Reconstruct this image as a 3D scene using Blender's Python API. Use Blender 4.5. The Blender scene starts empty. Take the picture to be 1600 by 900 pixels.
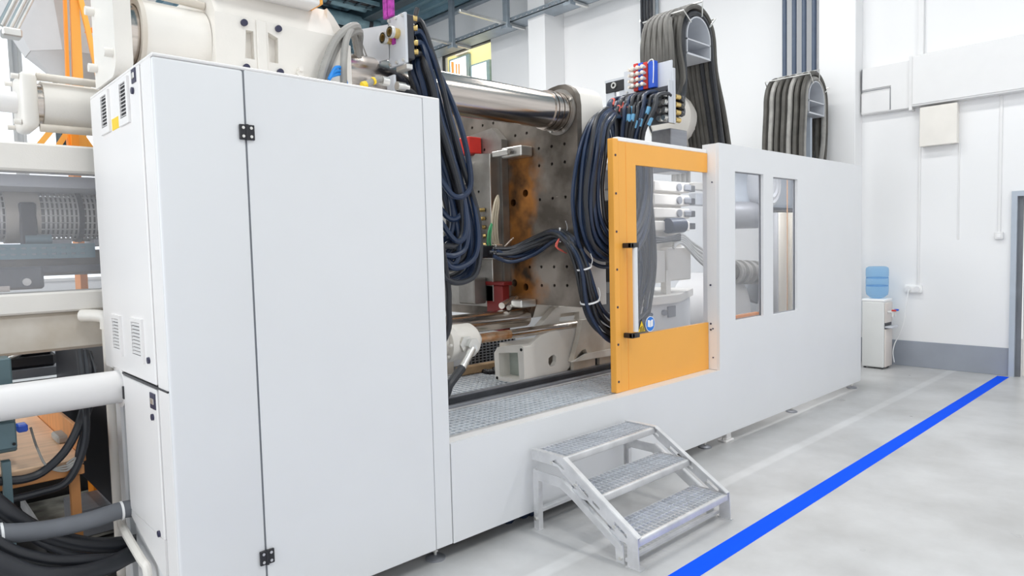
import bpy, bmesh, math, random
from mathutils import Vector, Matrix, geometry
random.seed(7)
S_ = bpy.context.scene
COL = S_.collection
PI = math.pi

# ------------------------------------------------------------------ camera, world, lights, exposure
cam_d = bpy.data.cameras.new('camera'); cam = bpy.data.objects.new('camera', cam_d); COL.objects.link(cam)
cam.matrix_world = Matrix(((0.727974, 0.059731, -0.682998, 0.0), (-0.685162, 0.027578, -0.727868, -2.9), (-0.024640, 0.997833, 0.061002, 1.7), (0, 0, 0, 1)))
cam_d.sensor_width = 36.0; cam_d.lens = 24.035; cam_d.clip_start = 0.05; cam_d.clip_end = 200
S_.camera = cam
wd = bpy.data.worlds.new('world'); S_.world = wd; wd.use_nodes = True
wd.node_tree.nodes['Background'].inputs[0].default_value = (0.965, 0.98, 1.0, 1)
wd.node_tree.nodes['Background'].inputs[1].default_value = 0.95
S_.view_settings.view_transform = 'Standard'; S_.view_settings.look = 'None'
S_.view_settings.exposure = 0.12; S_.view_settings.gamma = 1.0; S_.view_settings.use_curve_mapping = False
def area(name, loc, size, power, rot=(0, 0, 0), col=(1, 1, 1)):
    l = bpy.data.lights.new(name, 'AREA'); l.shape = 'RECTANGLE'; l.size, l.size_y = size; l.energy = power; l.color = col
    o = bpy.data.objects.new(name, l); COL.objects.link(o); o.location = loc; o.rotation_euler = rot
    return o
for lx in (0.6, 3.7, 6.8):                       # rows of hall luminaires under the roof
    for ly in (-3.5, 1.2, 5.5):
        area('hall_lamp', (lx, ly, 6.55), (0.5, 2.6), 84, col=(1, 0.985, 0.96))

area('left_daylight_fill', (-6.6, 1.5, 3.6), (5.0, 9.0), 380, (0, -PI / 2, 0), (0.95, 0.98, 1.0))     # added panel standing in for unseen hall windows on the left
area('guard_fill_light', (6.5, .55, 2.43), (2.4, .12), 14)                                                        # added light, brightens the dim interior behind the guard windows

# ------------------------------------------------------------------ materials
def s2l(c):
    c /= 255.0
    return c / 12.92 if c <= 0.04045 else ((c + 0.055) / 1.055) ** 2.4
def S(r, g, b): return (s2l(r), s2l(g), s2l(b))
def mat(name, col, rough=0.5, metal=0.0, var=0.04, scale=6.0, bump=0.0, bscale=60.0, stretch=None, col2=None, spec=0.5):
    m = bpy.data.materials.new(name); m.use_nodes = True; nt = m.node_tree; b = nt.nodes['Principled BSDF']
    b.inputs['Roughness'].default_value = rough; b.inputs['Metallic'].default_value = metal
    b.inputs['Specular IOR Level'].default_value = spec
    tc = nt.nodes.new('ShaderNodeTexCoord'); mp = nt.nodes.new('ShaderNodeMapping'); nz = nt.nodes.new('ShaderNodeTexNoise')
    nt.links.new(tc.outputs['Object'], mp.inputs[0]); nt.links.new(mp.outputs[0], nz.inputs['Vector'])
    if stretch: mp.inputs['Scale'].default_value = stretch
    nz.inputs['Scale'].default_value = scale; nz.inputs['Detail'].default_value = 4
    rp = nt.nodes.new('ShaderNodeValToRGB'); nt.links.new(nz.outputs[0], rp.inputs[0])
    c2 = col2 or tuple(min(1, c * (1 + var)) for c in col); c1 = tuple(c * (1 - var) for c in col) if not col2 else col
    rp.color_ramp.elements[0].position = 0.3; rp.color_ramp.elements[1].position = 0.7
    rp.color_ramp.elements[0].color = (*c1, 1); rp.color_ramp.elements[1].color = (*c2, 1)
    nt.links.new(rp.outputs[0], b.inputs['Base Color'])
    if bump:
        n2 = nt.nodes.new('ShaderNodeTexNoise'); n2.inputs['Scale'].default_value = bscale; nt.links.new(mp.outputs[0], n2.inputs['Vector'])
        bp = nt.nodes.new('ShaderNodeBump'); bp.inputs['Strength'].default_value = bump; bp.inputs['Distance'].default_value = 0.01
        nt.links.new(n2.outputs[0], bp.inputs['Height']); nt.links.new(bp.outputs[0], b.inputs['Normal'])
    return m
def emit(name, col, st):
    m = bpy.data.materials.new(name); m.use_nodes = True; b = m.node_tree.nodes['Principled BSDF']
    b.inputs['Base Color'].default_value = (*col, 1); b.inputs['Emission Color'].default_value = (*col, 1); b.inputs['Emission Strength'].default_value = st
    return m
def glass(name, tint, refl=0.12, rough=0.02, haze=0.0, hcol=(0.8, 0.8, 0.8)):
    m = bpy.data.materials.new(name); m.use_nodes = True; nt = m.node_tree
    for n in list(nt.nodes): nt.nodes.remove(n)
    out = nt.nodes.new('ShaderNodeOutputMaterial'); tr = nt.nodes.new('ShaderNodeBsdfTransparent'); gl = nt.nodes.new('ShaderNodeBsdfGlossy')
    tr.inputs[0].default_value = (*tint, 1); gl.inputs['Roughness'].default_value = rough
    mx = nt.nodes.new('ShaderNodeMixShader'); lw = nt.nodes.new('ShaderNodeLayerWeight'); lw.inputs['Blend'].default_value = 0.35; fr = nt.nodes.new('ShaderNodeMath'); fr.operation = 'MULTIPLY'; fr.inputs[1].default_value = refl
    nt.links.new(lw.outputs['Facing'], fr.inputs[0]); nt.links.new(fr.outputs[0], mx.inputs[0]); nt.links.new(tr.outputs[0], mx.inputs[1]); nt.links.new(gl.outputs[0], mx.inputs[2])
    last = mx
    if haze:
        df = nt.nodes.new('ShaderNodeBsdfDiffuse'); df.inputs[0].default_value = (*hcol, 1); m2 = nt.nodes.new('ShaderNodeMixShader')
        m2.inputs[0].default_value = haze; nt.links.new(mx.outputs[0], m2.inputs[1]); nt.links.new(df.outputs[0], m2.inputs[2]); last = m2
    nt.links.new(last.outputs[0], out.inputs[0])
    return m
M = {}
M['white'] = mat('white_powder_coat', (0.78, 0.787, 0.80), 0.42, var=0.012, scale=2, bump=0.03, bscale=300)
M['white2'] = mat('white_edge_coat', (0.84, 0.82, 0.81), 0.42, var=0.012, scale=2)
M['ivory_lightened'] = mat('lightened_ivory_paint', (0.92, 0.87, 0.77), 0.45, var=0.03)  # cream lightened in colour to offset the dim light behind the guard windows
M['copper'] = mat('oily_brown_film', (0.50, 0.22, 0.07), 0.25, 0.7, scale=14, col2=(0.70, 0.55, 0.42))
M['cream'] = mat('cream_machine_paint', (0.83, 0.795, 0.74), 0.38, var=0.04, scale=3, bump=0.05, bscale=120)
M['cream_dirty'] = mat('cream_paint_worn', (0.76, 0.71, 0.64), 0.45, scale=5, col2=(0.60, 0.53, 0.44), bump=0.05)
M['pale_orange'] = mat('pale_orange_paint', (0.80, 0.42, 0.20), 0.5)
M['orange'] = mat('orange_paint', (0.93, 0.435, 0.07), 0.4, var=0.03, scale=2)
M['orange_dark'] = mat('orange_frame_paint', (0.95, 0.30, 0.02), 0.45, var=0.08, scale=3)
M['steel'] = mat('polished_steel', (0.62, 0.56, 0.51), 0.2, 1.0, var=0.12, scale=8, stretch=(0.3, 6, 6), bump=0.02)
M['steel_flat'] = mat('machined_steel', (0.30, 0.285, 0.265), 0.42, 0.8, var=0.3, scale=4, bump=0.05)
M['galv'] = mat('galvanised_steel', (0.70, 0.70, 0.71), 0.45, 0.55, var=0.12, scale=9, bump=0.06, bscale=40)
M['zinc'] = mat('zinc_plated', (0.74, 0.73, 0.70), 0.3, 0.9, var=0.08, scale=9)
M['greyplate'] = mat('grey_sheet', (0.60, 0.62, 0.66), 0.4, 0.15, var=0.03, scale=4)
M['dark'] = mat('dark_steel', (0.05, 0.052, 0.06), 0.45, 0.4, var=0.2)
M['darkgrey'] = mat('dark_grey_paint', (0.16, 0.17, 0.19), 0.5, var=0.1)
M['midgrey'] = mat('mid_grey_rail', (0.30, 0.31, 0.34), 0.4, 0.5, var=0.1, stretch=(.3, 4, 4))
M['black'] = mat('black_plastic', (0.018, 0.018, 0.022), 0.4, var=0.15)
M['hole'] = mat('hole_black', (0.006, 0.006, 0.007), 0.8)
M['navy'] = mat('navy_cap', (0.03, 0.03, 0.07), 0.4)
M['hose_blue'] = mat('hose_blue_black', (0.016, 0.032, 0.074), 0.36, var=0.25, scale=5)
M['hose_black'] = mat('hose_black_rubber', (0.022, 0.024, 0.030), 0.38, var=0.2, scale=5)
M['hose_grey'] = mat('hose_dusty_grey', (0.082, 0.077, 0.068), 0.55, var=0.25, scale=7)
M['hose_light'] = mat('hose_pale_grey', (0.33, 0.32, 0.30), 0.55, var=0.2, scale=7)
M['hose_beige'] = mat('hose_beige', (0.55, 0.48, 0.36), 0.5)
M['hose_green'] = mat('hose_green', (0.06, 0.33, 0.14), 0.45)
M['hose_cyan'] = mat('hose_cyan', (0.01, 0.25, 0.75), 0.4)
M['shaded_red'] = mat('shaded_red_paint', (0.20, 0.012, 0.012), 0.45, var=0.12)  # red paint darkened because the lower block sits in shadow
M['grate'] = mat('bright_galvanised_bar', (0.78, 0.80, 0.84), 0.32, 0.6, var=0.10, scale=9)
M['grate2'] = mat('bluish_galvanised_grid', (0.84, 0.88, 0.93), 0.4, 0.3, var=0.08, scale=9)
M['red'] = mat('red_paint', (0.58, 0.03, 0.022), 0.45, var=0.12)
M['blue'] = mat('blue_anodised', (0.02, 0.10, 0.62), 0.4)
M['bandred'] = mat('coral_marker_band', (0.85, 0.16, 0.12), 0.5)
M['bandblue'] = mat('light_blue_marker_band', (0.16, 0.42, 0.66), 0.5)
M['brass'] = mat('brass', (0.72, 0.52, 0.20), 0.3, 0.9)
M['ivory'] = mat('ivory_knob', (0.80, 0.74, 0.66), 0.35)
M['yellow'] = mat('yellow_sticker', (0.90, 0.62, 0.02), 0.5)
M['signblue'] = mat('blue_sticker', (0.01, 0.20, 0.72), 0.5)
M['stickwhite'] = mat('white_print', (0.9, 0.9, 0.9), 0.5)
M['line'] = mat('blue_floor_paint', (0.003, 0.088, 0.86), 0.8, var=0.02, spec=0.1)
M['wall'] = mat('wall_white_paint', (0.86, 0.86, 0.865), 0.6, var=0.012, scale=0.7)
M['trunk'] = mat('trunking_white', (0.80, 0.795, 0.795), 0.45, var=0.01)
M['skirt'] = mat('skirting_grey_blue', (0.31, 0.335, 0.385), 0.5, var=0.05, scale=3)
M['doorblue'] = mat('door_frame_blue_grey', (0.44, 0.49, 0.56), 0.4)
M['deck'] = mat('roof_deck_teal', (0.15, 0.27, 0.34), 0.5, var=0.15, scale=2)
M['beam'] = mat('roof_beam_dark', (0.020, 0.040, 0.052), 0.5, var=0.2)
M['duct'] = mat('roof_duct_teal', (0.22, 0.34, 0.39), 0.45, 0.3, var=0.15)
M['tray'] = mat('cable_tray_zinc', (0.36, 0.41, 0.46), 0.4, 0.5, var=0.1)
M['pipeblue'] = mat('pipe_slate_blue', (0.075, 0.105, 0.165), 0.35, var=0.1)
M['teal'] = mat('teal_grey_paint', (0.10, 0.16, 0.18), 0.45, var=0.06)
M['wood'] = mat('orange_wood', (0.62, 0.27, 0.09), 0.5, var=0.15, scale=3, stretch=(1, 8, 1))
M['woodtop'] = mat('worktop_wood', (0.80, 0.54, 0.35), 0.5, var=0.12, scale=4, stretch=(1, 6, 1))
M['oil'] = mat('oily_sheet', (0.55, 0.54, 0.48), 0.25, 0.4, scale=5, col2=(0.10, 0.095, 0.08))
M['floor_dark'] = mat('oily_shade_black', (0.012, 0.012, 0.012), 0.35, var=0.4, scale=4)  # near-black, also stands in for the shadow under the machine
M['card'] = mat('cardboard', (0.48, 0.32, 0.18), 0.7, scale=7, var=0.2)
M['paper'] = mat('paper_white', (0.82, 0.80, 0.78), 0.6)
M['roomyellow'] = mat('yellow_room_paint', (0.88, 0.80, 0.38), 0.6, var=0.02)
M['magenta'] = mat('magenta_webbing', (0.55, 0.05, 0.48), 0.6, scale=40, col2=(0.20, 0.01, 0.18))
M['coolerw'] = mat('cooler_plastic', (0.74, 0.75, 0.74), 0.35, var=0.01)
M['cool2'] = mat('cooler_front', (0.72, 0.66, 0.62), 0.35, var=0.02)
M['lit'] = emit('window_daylight', (0.93, 0.97, 1.0), 1.6)
M['lit2'] = emit('hall_window_daylight', (0.90, 0.95, 1.0), 1.05)
M['glass'] = glass('clear_guard_glass', (0.95, 0.955, 0.97), 0.16, haze=0.06, hcol=(0.75, 0.77, 0.82))
M['glass_haze'] = glass('hazy_guard_glass', (0.96, 0.96, 0.97), 0.2, haze=0.14, hcol=(0.85, 0.85, 0.87))
M['glass_grey'] = glass('smoky_guard_glass', (0.92, 0.92, 0.93), 0.22, haze=0.06, hcol=(0.7, 0.7, 0.72))
M['bottle'] = glass('blue_bottle_plastic', (0.66, 0.83, 0.96), 0.22, 0.08, haze=0.22, hcol=(0.42, 0.66, 0.90))
M['mesh'] = mat('stainless_mesh', (0.80, 0.78, 0.75), 0.3, 0.45, var=0.1)
M['greenish'] = mat('pale_green_cast', (0.50, 0.56, 0.51), 0.5)
M['hopperm'] = mat('hopper_grey', (0.66, 0.655, 0.66), 0.45, var=0.03)
# steel platen face with rust runs of its own
def rusty(name):
    m = bpy.data.materials.new(name); m.use_nodes = True; nt = m.node_tree; b = nt.nodes['Principled BSDF']
    L = nt.links.new
    tc = nt.nodes.new('ShaderNodeTexCoord'); n1 = nt.nodes.new('ShaderNodeTexNoise'); n1.inputs['Scale'].default_value = 2.2; n1.inputs['Detail'].default_value = 5
    L(tc.outputs['Object'], n1.inputs['Vector'])
    r1 = nt.nodes.new('ShaderNodeValToRGB'); L(n1.outputs[0], r1.inputs[0])
    r1.color_ramp.elements[0].color = (0.075, 0.062, 0.05, 1); r1.color_ramp.elements[1].color = (0.31, 0.275, 0.24, 1)
    r1.color_ramp.elements[0].position = 0.36; r1.color_ramp.elements[1].position = 0.62
    sx = nt.nodes.new('ShaderNodeSeparateXYZ'); L(tc.outputs['Object'], sx.inputs[0])
    def math_(op, a, v=None, v2=None):
        n = nt.nodes.new('ShaderNodeMath'); n.operation = op
        L(a, n.inputs[0])
        if v is not None:
            if hasattr(v, 'links'): L(v, n.inputs[1])
            else: n.inputs[1].default_value = v
        return n.outputs[0]
    n2 = nt.nodes.new('ShaderNodeTexNoise'); n2.inputs['Scale'].default_value = 3.5; n2.inputs['Detail'].default_value = 4; L(tc.outputs['Object'], n2.inputs['Vector'])
    wob = math_('MULTIPLY', math_('SUBTRACT', n2.outputs[0], 0.5), 0.5)
    # a band of rust beside the mould, y about 0.85 .. 1.2, z 1.25 .. 2.5
    dy = math_('ABSOLUTE', math_('ADD', math_('SUBTRACT', sx.outputs[1], -0.24), wob))
    my = nt.nodes.new('ShaderNodeMapRange'); L(dy, my.inputs[0]); my.inputs[1].default_value = 0.26; my.inputs[2].default_value = 0.12; my.inputs[3].default_value = 0; my.inputs[4].default_value = 1
    dz = math_('ABSOLUTE', math_('SUBTRACT', sx.outputs[2], 1.25))
    mz = nt.nodes.new('ShaderNodeMapRange'); L(dz, mz.inputs[0]); mz.inputs[1].default_value = 0.70; mz.inputs[2].default_value = 0.52; mz.inputs[3].default_value = 0; mz.inputs[4].default_value = 1
    n3 = nt.nodes.new('ShaderNodeTexNoise'); n3.inputs['Scale'].default_value = 5; n3.inputs['Detail'].default_value = 3; L(tc.outputs['Object'], n3.inputs['Vector'])
    r3 = nt.nodes.new('ShaderNodeValToRGB'); L(n3.outputs[0], r3.inputs[0])
    r3.color_ramp.elements[0].color = (0.035, 0.02, 0.011, 1); r3.color_ramp.elements[1].color = (0.40, 0.16, 0.035, 1)
    r3.color_ramp.elements[0].position = 0.35; r3.color_ramp.elements[1].position = 0.62
    fac = math_('MULTIPLY', my.outputs[0], mz.outputs[0])
    mx = nt.nodes.new('ShaderNodeMix'); mx.data_type = 'RGBA'; L(fac, mx.inputs[0]); L(r1.outputs[0], mx.inputs[6]); L(r3.outputs[0], mx.inputs[7])
    L(mx.outputs[2], b.inputs['Base Color'])
    b.inputs['Metallic'].default_value = 0.6; b.inputs['Roughness'].default_value = 0.42
    return m
M['platen'] = rusty('platen_steel_with_rust')
def concrete():
    m = bpy.data.materials.new('polished_concrete'); m.use_nodes = True; nt = m.node_tree; b = nt.nodes['Principled BSDF']; L = nt.links.new
    tc = nt.nodes.new('ShaderNodeTexCoord'); n1 = nt.nodes.new('ShaderNodeTexNoise'); n1.inputs['Scale'].default_value = 1.3; n1.inputs['Detail'].default_value = 7; n1.inputs['Roughness'].default_value = 0.6
    L(tc.outputs['Object'], n1.inputs['Vector'])
    r1 = nt.nodes.new('ShaderNodeValToRGB'); L(n1.outputs[0], r1.inputs[0])
    r1.color_ramp.elements[0].color = (0.43, 0.425, 0.42, 1); r1.color_ramp.elements[1].color = (0.59, 0.59, 0.592, 1)
    r1.color_ramp.elements[0].position = 0.33; r1.color_ramp.elements[1].position = 0.68
    # traces of a pulled-up floor tape, paler than the concrete
    sx = nt.nodes.new('ShaderNodeSeparateXYZ'); L(tc.outputs['Object'], sx.inputs[0])
    a = nt.nodes.new('ShaderNodeMath'); a.operation = 'ADD'; L(sx.outputs[1], a.inputs[0]); a.inputs[1].default_value = 0.46
    ab = nt.nodes.new('ShaderNodeMath'); ab.operation = 'ABSOLUTE'; L(a.outputs[0], ab.inputs[0])
    mr = nt.nodes.new('ShaderNodeMapRange'); L(ab.outputs[0], mr.inputs[0]); mr.inputs[1].default_value = 0.055; mr.inputs[2].default_value = 0.03; mr.inputs[3].default_value = 0; mr.inputs[4].default_value = 0.55
    mu = nt.nodes.new('ShaderNodeMath'); mu.operation = 'MULTIPLY'; L(mr.outputs[0], mu.inputs[0]); L(n1.outputs[0], mu.inputs[1])
    mx = nt.nodes.new('ShaderNodeMix'); mx.data_type = 'RGBA'; L(mu.outputs[0], mx.inputs[0]); L(r1.outputs[0], mx.inputs[6]); mx.inputs[7].default_value = (0.86, 0.86, 0.86, 1)
    L(mx.outputs[2], b.inputs['Base Color'])
    n2 = nt.nodes.new('ShaderNodeTexNoise'); n2.inputs['Scale'].default_value = 4; L(tc.outputs['Object'], n2.inputs['Vector'])
    r2 = nt.nodes.new('ShaderNodeMapRange'); L(n2.outputs[0], r2.inputs[0]); r2.inputs[3].default_value = 0.22; r2.inputs[4].default_value = 0.42
    L(r2.outputs[0], b.inputs['Roughness'])
    return m
M['floor'] = concrete()

# ------------------------------------------------------------------ mesh helpers
def orient(p, axis):                 # (a, b) in the plane + c along the axis -> xyz
    a, b, c = p
    return {'x': (c, a, b), 'y': (a, c, b), 'z': (a, b, c)}[axis]
class MB:
    def __init__(self): self.bm = bmesh.new()
    def face(self, pts):
        return self.bm.faces.new([self.bm.verts.new(p) for p in pts])
    def box(self, x0, x1, y0, y1, z0, z1, b=0.0, seg=1):
        t = bmesh.new(); bmesh.ops.create_cube(t, size=1)
        for v in t.verts: v.co = ((x0 + x1) / 2 + v.co.x * (x1 - x0), (y0 + y1) / 2 + v.co.y * (y1 - y0), (z0 + z1) / 2 + v.co.z * (z1 - z0))
        if b: bmesh.ops.bevel(t, geom=t.edges[:], offset=b, segments=seg, affect='EDGES', profile=0.5)
        return self.add(t)
    def add(self, t, mtx=None):
        mp = {}
        for v in t.verts: mp[v] = self.bm.verts.new(mtx @ v.co if mtx else v.co)
        for f in t.faces:
            try: self.bm.faces.new([mp[v] for v in f.verts])
            except ValueError: pass
        t.free(); return self
    def cyl(self, a, b, r, r2=None, n=20, cap=True):
        a = Vector(a); b = Vector(b); d = b - a; r2 = r if r2 is None else r2
        q = d.to_track_quat('Z', 'Y')
        A = []; B = []
        for i in range(n):
            w = 2 * PI * i / n; e = Vector((math.cos(w), math.sin(w), 0))
            A.append(self.bm.verts.new(a + q @ (e * r))); B.append(self.bm.verts.new(b + q @ (e * r2)))
        for i in range(n):
            j = (i + 1) % n; self.bm.faces.new((A[i], A[j], B[j], B[i]))
        if cap: self.bm.faces.new(A[::-1]); self.bm.faces.new(B)
        return self
    def ring(self, a, b, r, ri, n=24):          # a flanged tube with a bore
        a = Vector(a); b = Vector(b); q = (b - a).to_track_quat('Z', 'Y'); L = []
        for p, rr in ((a, r), (b, r), (b, ri), (a, ri)):
            L.append([self.bm.verts.new(p + q @ (Vector((math.cos(2 * PI * i / n), math.sin(2 * PI * i / n), 0)) * rr)) for i in range(n)])
        for k in range(4):
            P, Q = L[k], L[(k + 1) % 4]
            for i in range(n):
                j = (i + 1) % n; self.bm.faces.new((P[i], P[j], Q[j], Q[i]))
        return self
    def tube(self, pts, r, n=8, sub=6, smooth=True):
        p = [Vector(q) for q in pts]
        if smooth and len(p) > 2:
            o = []
            for i in range(len(p) - 1):
                p0 = p[max(i - 1, 0)]; p1 = p[i]; p2 = p[i + 1]; p3 = p[min(i + 2, len(p) - 1)]
                for k in range(sub):
                    t = k / sub
                    o.append(0.5 * ((2 * p1) + (p2 - p0) * t + (2 * p0 - 5 * p1 + 4 * p2 - p3) * t * t + (3 * p1 - p0 - 3 * p2 + p3) * t ** 3))
            p = o + [p[-1]]
        rings = []; up = None
        for i, c in enumerate(p):
            d = (p[min(i + 1, len(p) - 1)] - p[max(i - 1, 0)])
            if d.length < 1e-7: d = Vector((0, 0, 1))
            d.normalize()
            if up is None: up = d.orthogonal().normalized()
            up = (up - d * up.dot(d)); up = up.normalized() if up.length > 1e-6 else d.orthogonal().normalized()
            s = d.cross(up); rr = r(i / (len(p) - 1)) if callable(r) else r
            rings.append([self.bm.verts.new(c + (up * math.cos(2 * PI * k / n) + s * math.sin(2 * PI * k / n)) * rr) for k in range(n)])
        for A, B in zip(rings, rings[1:]):
            for k in range(n): self.bm.faces.new((A[k], A[(k + 1) % n], B[(k + 1) % n], B[k]))
        self.bm.faces.new(rings[0][::-1]); self.bm.faces.new(rings[-1])
        return self
    def plate(self, outer, holes, axis, lo, hi):   # flat plate with cut-outs, given thickness
        loops = [outer] + list(holes)
        flat = [Vector((a, b, 0)) for lp in loops for a, b in lp]
        tris = geometry.tessellate_polygon([[Vector((a, b, 0)) for a, b in lp] for lp in loops])
        V0 = [self.bm.verts.new(orient((p.x, p.y, lo), axis)) for p in flat]; V1 = [self.bm.verts.new(orient((p.x, p.y, hi), axis)) for p in flat]
        for t in tris:
            try: self.bm.faces.new([V0[i] for i in t]); self.bm.faces.new([V1[i] for i in reversed(t)])
            except ValueError: pass
        k = 0
        for lp in loops:
            n = len(lp)
            for i in range(n):
                j = (i + 1) % n; self.bm.faces.new((V0[k + i], V0[k + j], V1[k + j], V1[k + i]))
            k += n
        return self
    def prism(self, poly, axis, lo, hi): return self.plate(poly, [], axis, lo, hi)
    def lathe(self, prof, c, axis='z', n=24):
        rings = []
        for r, h in prof:
            rings.append([self.bm.verts.new(Vector(c) + Vector(orient((r * math.cos(2 * PI * i / n), r * math.sin(2 * PI * i / n), h), axis))) for i in range(n)])
        for A, B in zip(rings, rings[1:]):
            for i in range(n): self.bm.faces.new((A[i], A[(i + 1) % n], B[(i + 1) % n], B[i]))
        self.bm.faces.new(rings[0][::-1]); self.bm.faces.new(rings[-1])
        return self
    def ball(self, c, r, n=12):
        pr = [(max(0.002, r * math.sin(PI * i / 8)), -r * math.cos(PI * i / 8)) for i in range(9)]
        return self.lathe(pr, c, 'z', n)
    def build(self, name, m, parent=None, label=None, kind=None):
        bmesh.ops.remove_doubles(self.bm, verts=self.bm.verts[:], dist=1e-6)
        bmesh.ops.recalc_face_normals(self.bm, faces=self.bm.faces[:])
        me = bpy.data.meshes.new(name); self.bm.to_mesh(me); self.bm.free()
        for q in me.polygons: q.use_smooth = True
        me.set_sharp_from_angle(angle=0.6)
        me.materials.append(M[m])
        o = bpy.data.objects.new(name, me); COL.objects.link(o)
        if parent is not None:
            o.parent = parent; off = ORG[parent.name]
            me.transform(Matrix.Translation(-off)); pass
            ORG[o.name] = off
        else: ORG[o.name] = Vector((0, 0, 0))
        if label: o['label'] = label
        if kind: o['kind'] = kind
        return o
ORG = {}
def thing(name, label, cat, loc, group=None):
    o = bpy.data.objects.new(name, None); o.empty_display_size = 0.05; COL.objects.link(o); o.location = loc
    ORG[o.name] = Vector(loc); o['label'] = label; o['category'] = cat
    if group: o['group'] = group
    return o
def tag(o, label, cat, group=None, kind=None):
    o['label'] = label; o['category'] = cat
    if group: o['group'] = group
    if kind: o['kind'] = kind
    return o
def struct(name, mb, m, parent=None): return mb.build(name, m, parent, kind='structure')
def circ(cx, cy, r, n=12): return [(cx + r * math.cos(2 * PI * i / n), cy + r * math.sin(2 * PI * i / n)) for i in range(n)]
def rect(a0, a1, b0, b1): return [(a0, b0), (a1, b0), (a1, b1), (a0, b1)]
def lerp(a, b, t): return tuple(x + (y - x) * t for x, y in zip(a, b))

# ------------------------------------------------------------------ the setting
struct('floor', MB().box(-7, 13.5, -9, 14.4, -0.15, 0), 'floor')
EX = 9.88
wb = MB().plate([(-9, 0), (-2.02, 0), (-2.02, 2.16), (-1.09, 2.16), (-1.09, 0), (14.4, 0), (14.4, 7.05), (-9, 7.05)], [rect(8.10, 9.84, 4.6, 6.11)], 'x', EX, EX + 0.2)
struct('wall_end', wb, 'wall')
struct('wall_rear', MB().box(-7, EX, 14.2, 14.4, 0, 7.05), 'wall')
struct('ceiling', MB().box(-7, 10.08, -9, 14.4, 7.05, 7.2), 'deck')
rb = MB()
for i in range(34):
    x = -1 + i * 0.32; rb.prism([(x, 7.06), (x + .05, 6.97), (x + .13, 6.97), (x + .18, 7.06)], 'y', -8, 14.2)
struct('trim_1', rb, 'deck')
struct('trim_2', MB().box(9.63, EX, 0.64, 1.12, 0, 7.05, .006), 'wall')          # corner pillar by the trunking
struct('trim_3', MB().box(9.35, EX, 6.01, 6.45, 0, 7.05, .006), 'wall')          # far pillar
struct('trim_4', MB().box(9.74, EX, 4.0, 13.8, 6.88, 6.97, .01), 'tray')         # eaves channel
struct('baseboard_end', MB().box(EX - .012, EX, -1.09, 0.64, 0, 0.335, .003), 'skirt')
struct('baseboard_pillar', MB().box(9.62, 9.63, 0.64, 1.12, 0, 0.335), 'skirt')
# hall windows in the rear wall, seen past the hopper
for k, wx in enumerate((0.6, 2.45, 4.3)):
    w = struct('window_%d' % (k + 2), MB().plate(rect(wx, wx + 1.75, 1.2, 6.7), [rect(wx + .06, wx + .84, 1.26, 3.9), rect(wx + .91, wx + 1.69, 1.26, 3.9), rect(wx + .06, wx + .84, 3.98, 6.62), rect(wx + .91, wx + 1.69, 3.98, 6.62)], 'y', 14.12, 14.2), 'paper')
    for a in (.06, .91):
        for b in (1.26, 3.98): struct('pane', MB().box(wx + a, wx + a + .78, 14.165, 14.18, b, b + 2.64), 'lit2', w)
# upper office behind the end wall, seen through its window
OX = 11.6
struct('wall_office', MB().box(OX, OX + .1, 7.5, 13.5, 4.3, 7.6), 'roomyellow')
struct('wall_office_side', MB().box(10.08, OX, 13.4, 13.5, 4.3, 7.6), 'roomyellow')
struct('ceiling_office', MB().box(10.08, OX + .1, 7.5, 13.5, 7.6, 7.7), 'roomyellow')
struct('floor_office', MB().box(10.08, OX + .1, 7.5, 13.5, 4.2, 4.3), 'roomyellow')
area('office_lamp', (10.8, 10.5, 7.5), (0.8, 2.5), 40)
w = struct('window_1', MB().plate(rect(8.10, 9.84, 4.6, 6.11), [rect(8.125, 9.815, 4.625, 6.085)], 'x', EX + .05, EX + .12), 'dark')
struct('pane', MB().box(EX + .08, EX + .09, 8.125, 9.815, 4.625, 6.085), 'glass', w)
for k, (a, b, c) in enumerate(((10.795, 11.610, 6.667), (10.006, 10.744, 6.351))):
    w = struct('window_%d' % (k + 5), MB().plate(rect(a, b, 5.0, c), [rect(a + .12, b - .03, 5.05, c - .03)], 'x', OX - .07, OX), 'duct')
    struct('pane', MB().box(OX - .05, OX - .03, a + .12, b - .03, 5.05, c - .03), 'lit', w)
tag(MB().box(OX - .12, OX - .02, 10.784, 11.299, 6.693, 6.742, .01).build('wall_lamp', 'paper'), 'slim pale lamp on the yellow office wall', 'lamp')
for k, p in enumerate(((11.400,11.304,6.530), (11.400,11.148,6.448), (11.400,11.044,6.427))):
    o = MB().tube([(p[0], p[1], 4.3), (p[0], p[1], p[2])], 0.035 if k == 0 else .02).build('coat_pole', 'orange_dark')
    tag(o, 'thin orange pole standing inside the yellow upper office', 'pole', 'orange poles in the office')
# door at the right edge of the picture
d = struct('door_1', MB().plate([(-2.08, 0), (-2.02, 0), (-2.02, 2.14), (-1.10, 2.14), (-1.10, 0), (-1.045, 0), (-1.045, 2.20), (-2.08, 2.20)], [], 'x', EX - .05, EX + .1), 'doorblue')
struct('door_leaf', MB().box(EX + .04, EX + .085, -2.0, -1.16, 0.01, 2.12, .004), 'cream', d)
struct('door_stop', MB().box(EX + .0, EX + .04, -1.15, -1.10, 0, 2.14), 'darkgrey', d)
struct('door_handle', MB().tube([(EX + .04, -1.24, 1.05), (EX - .02, -1.24, 1.05), (EX - .02, -1.38, 1.05)], .012, smooth=False), 'zinc', d)
# floor marking
tag(MB().box(-3.0, 9.80, -1.062, -0.945, 0, 0.002).build('floor_marking', 'line'), 'straight bright blue line painted along the grey floor', 'floor marking')

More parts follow.
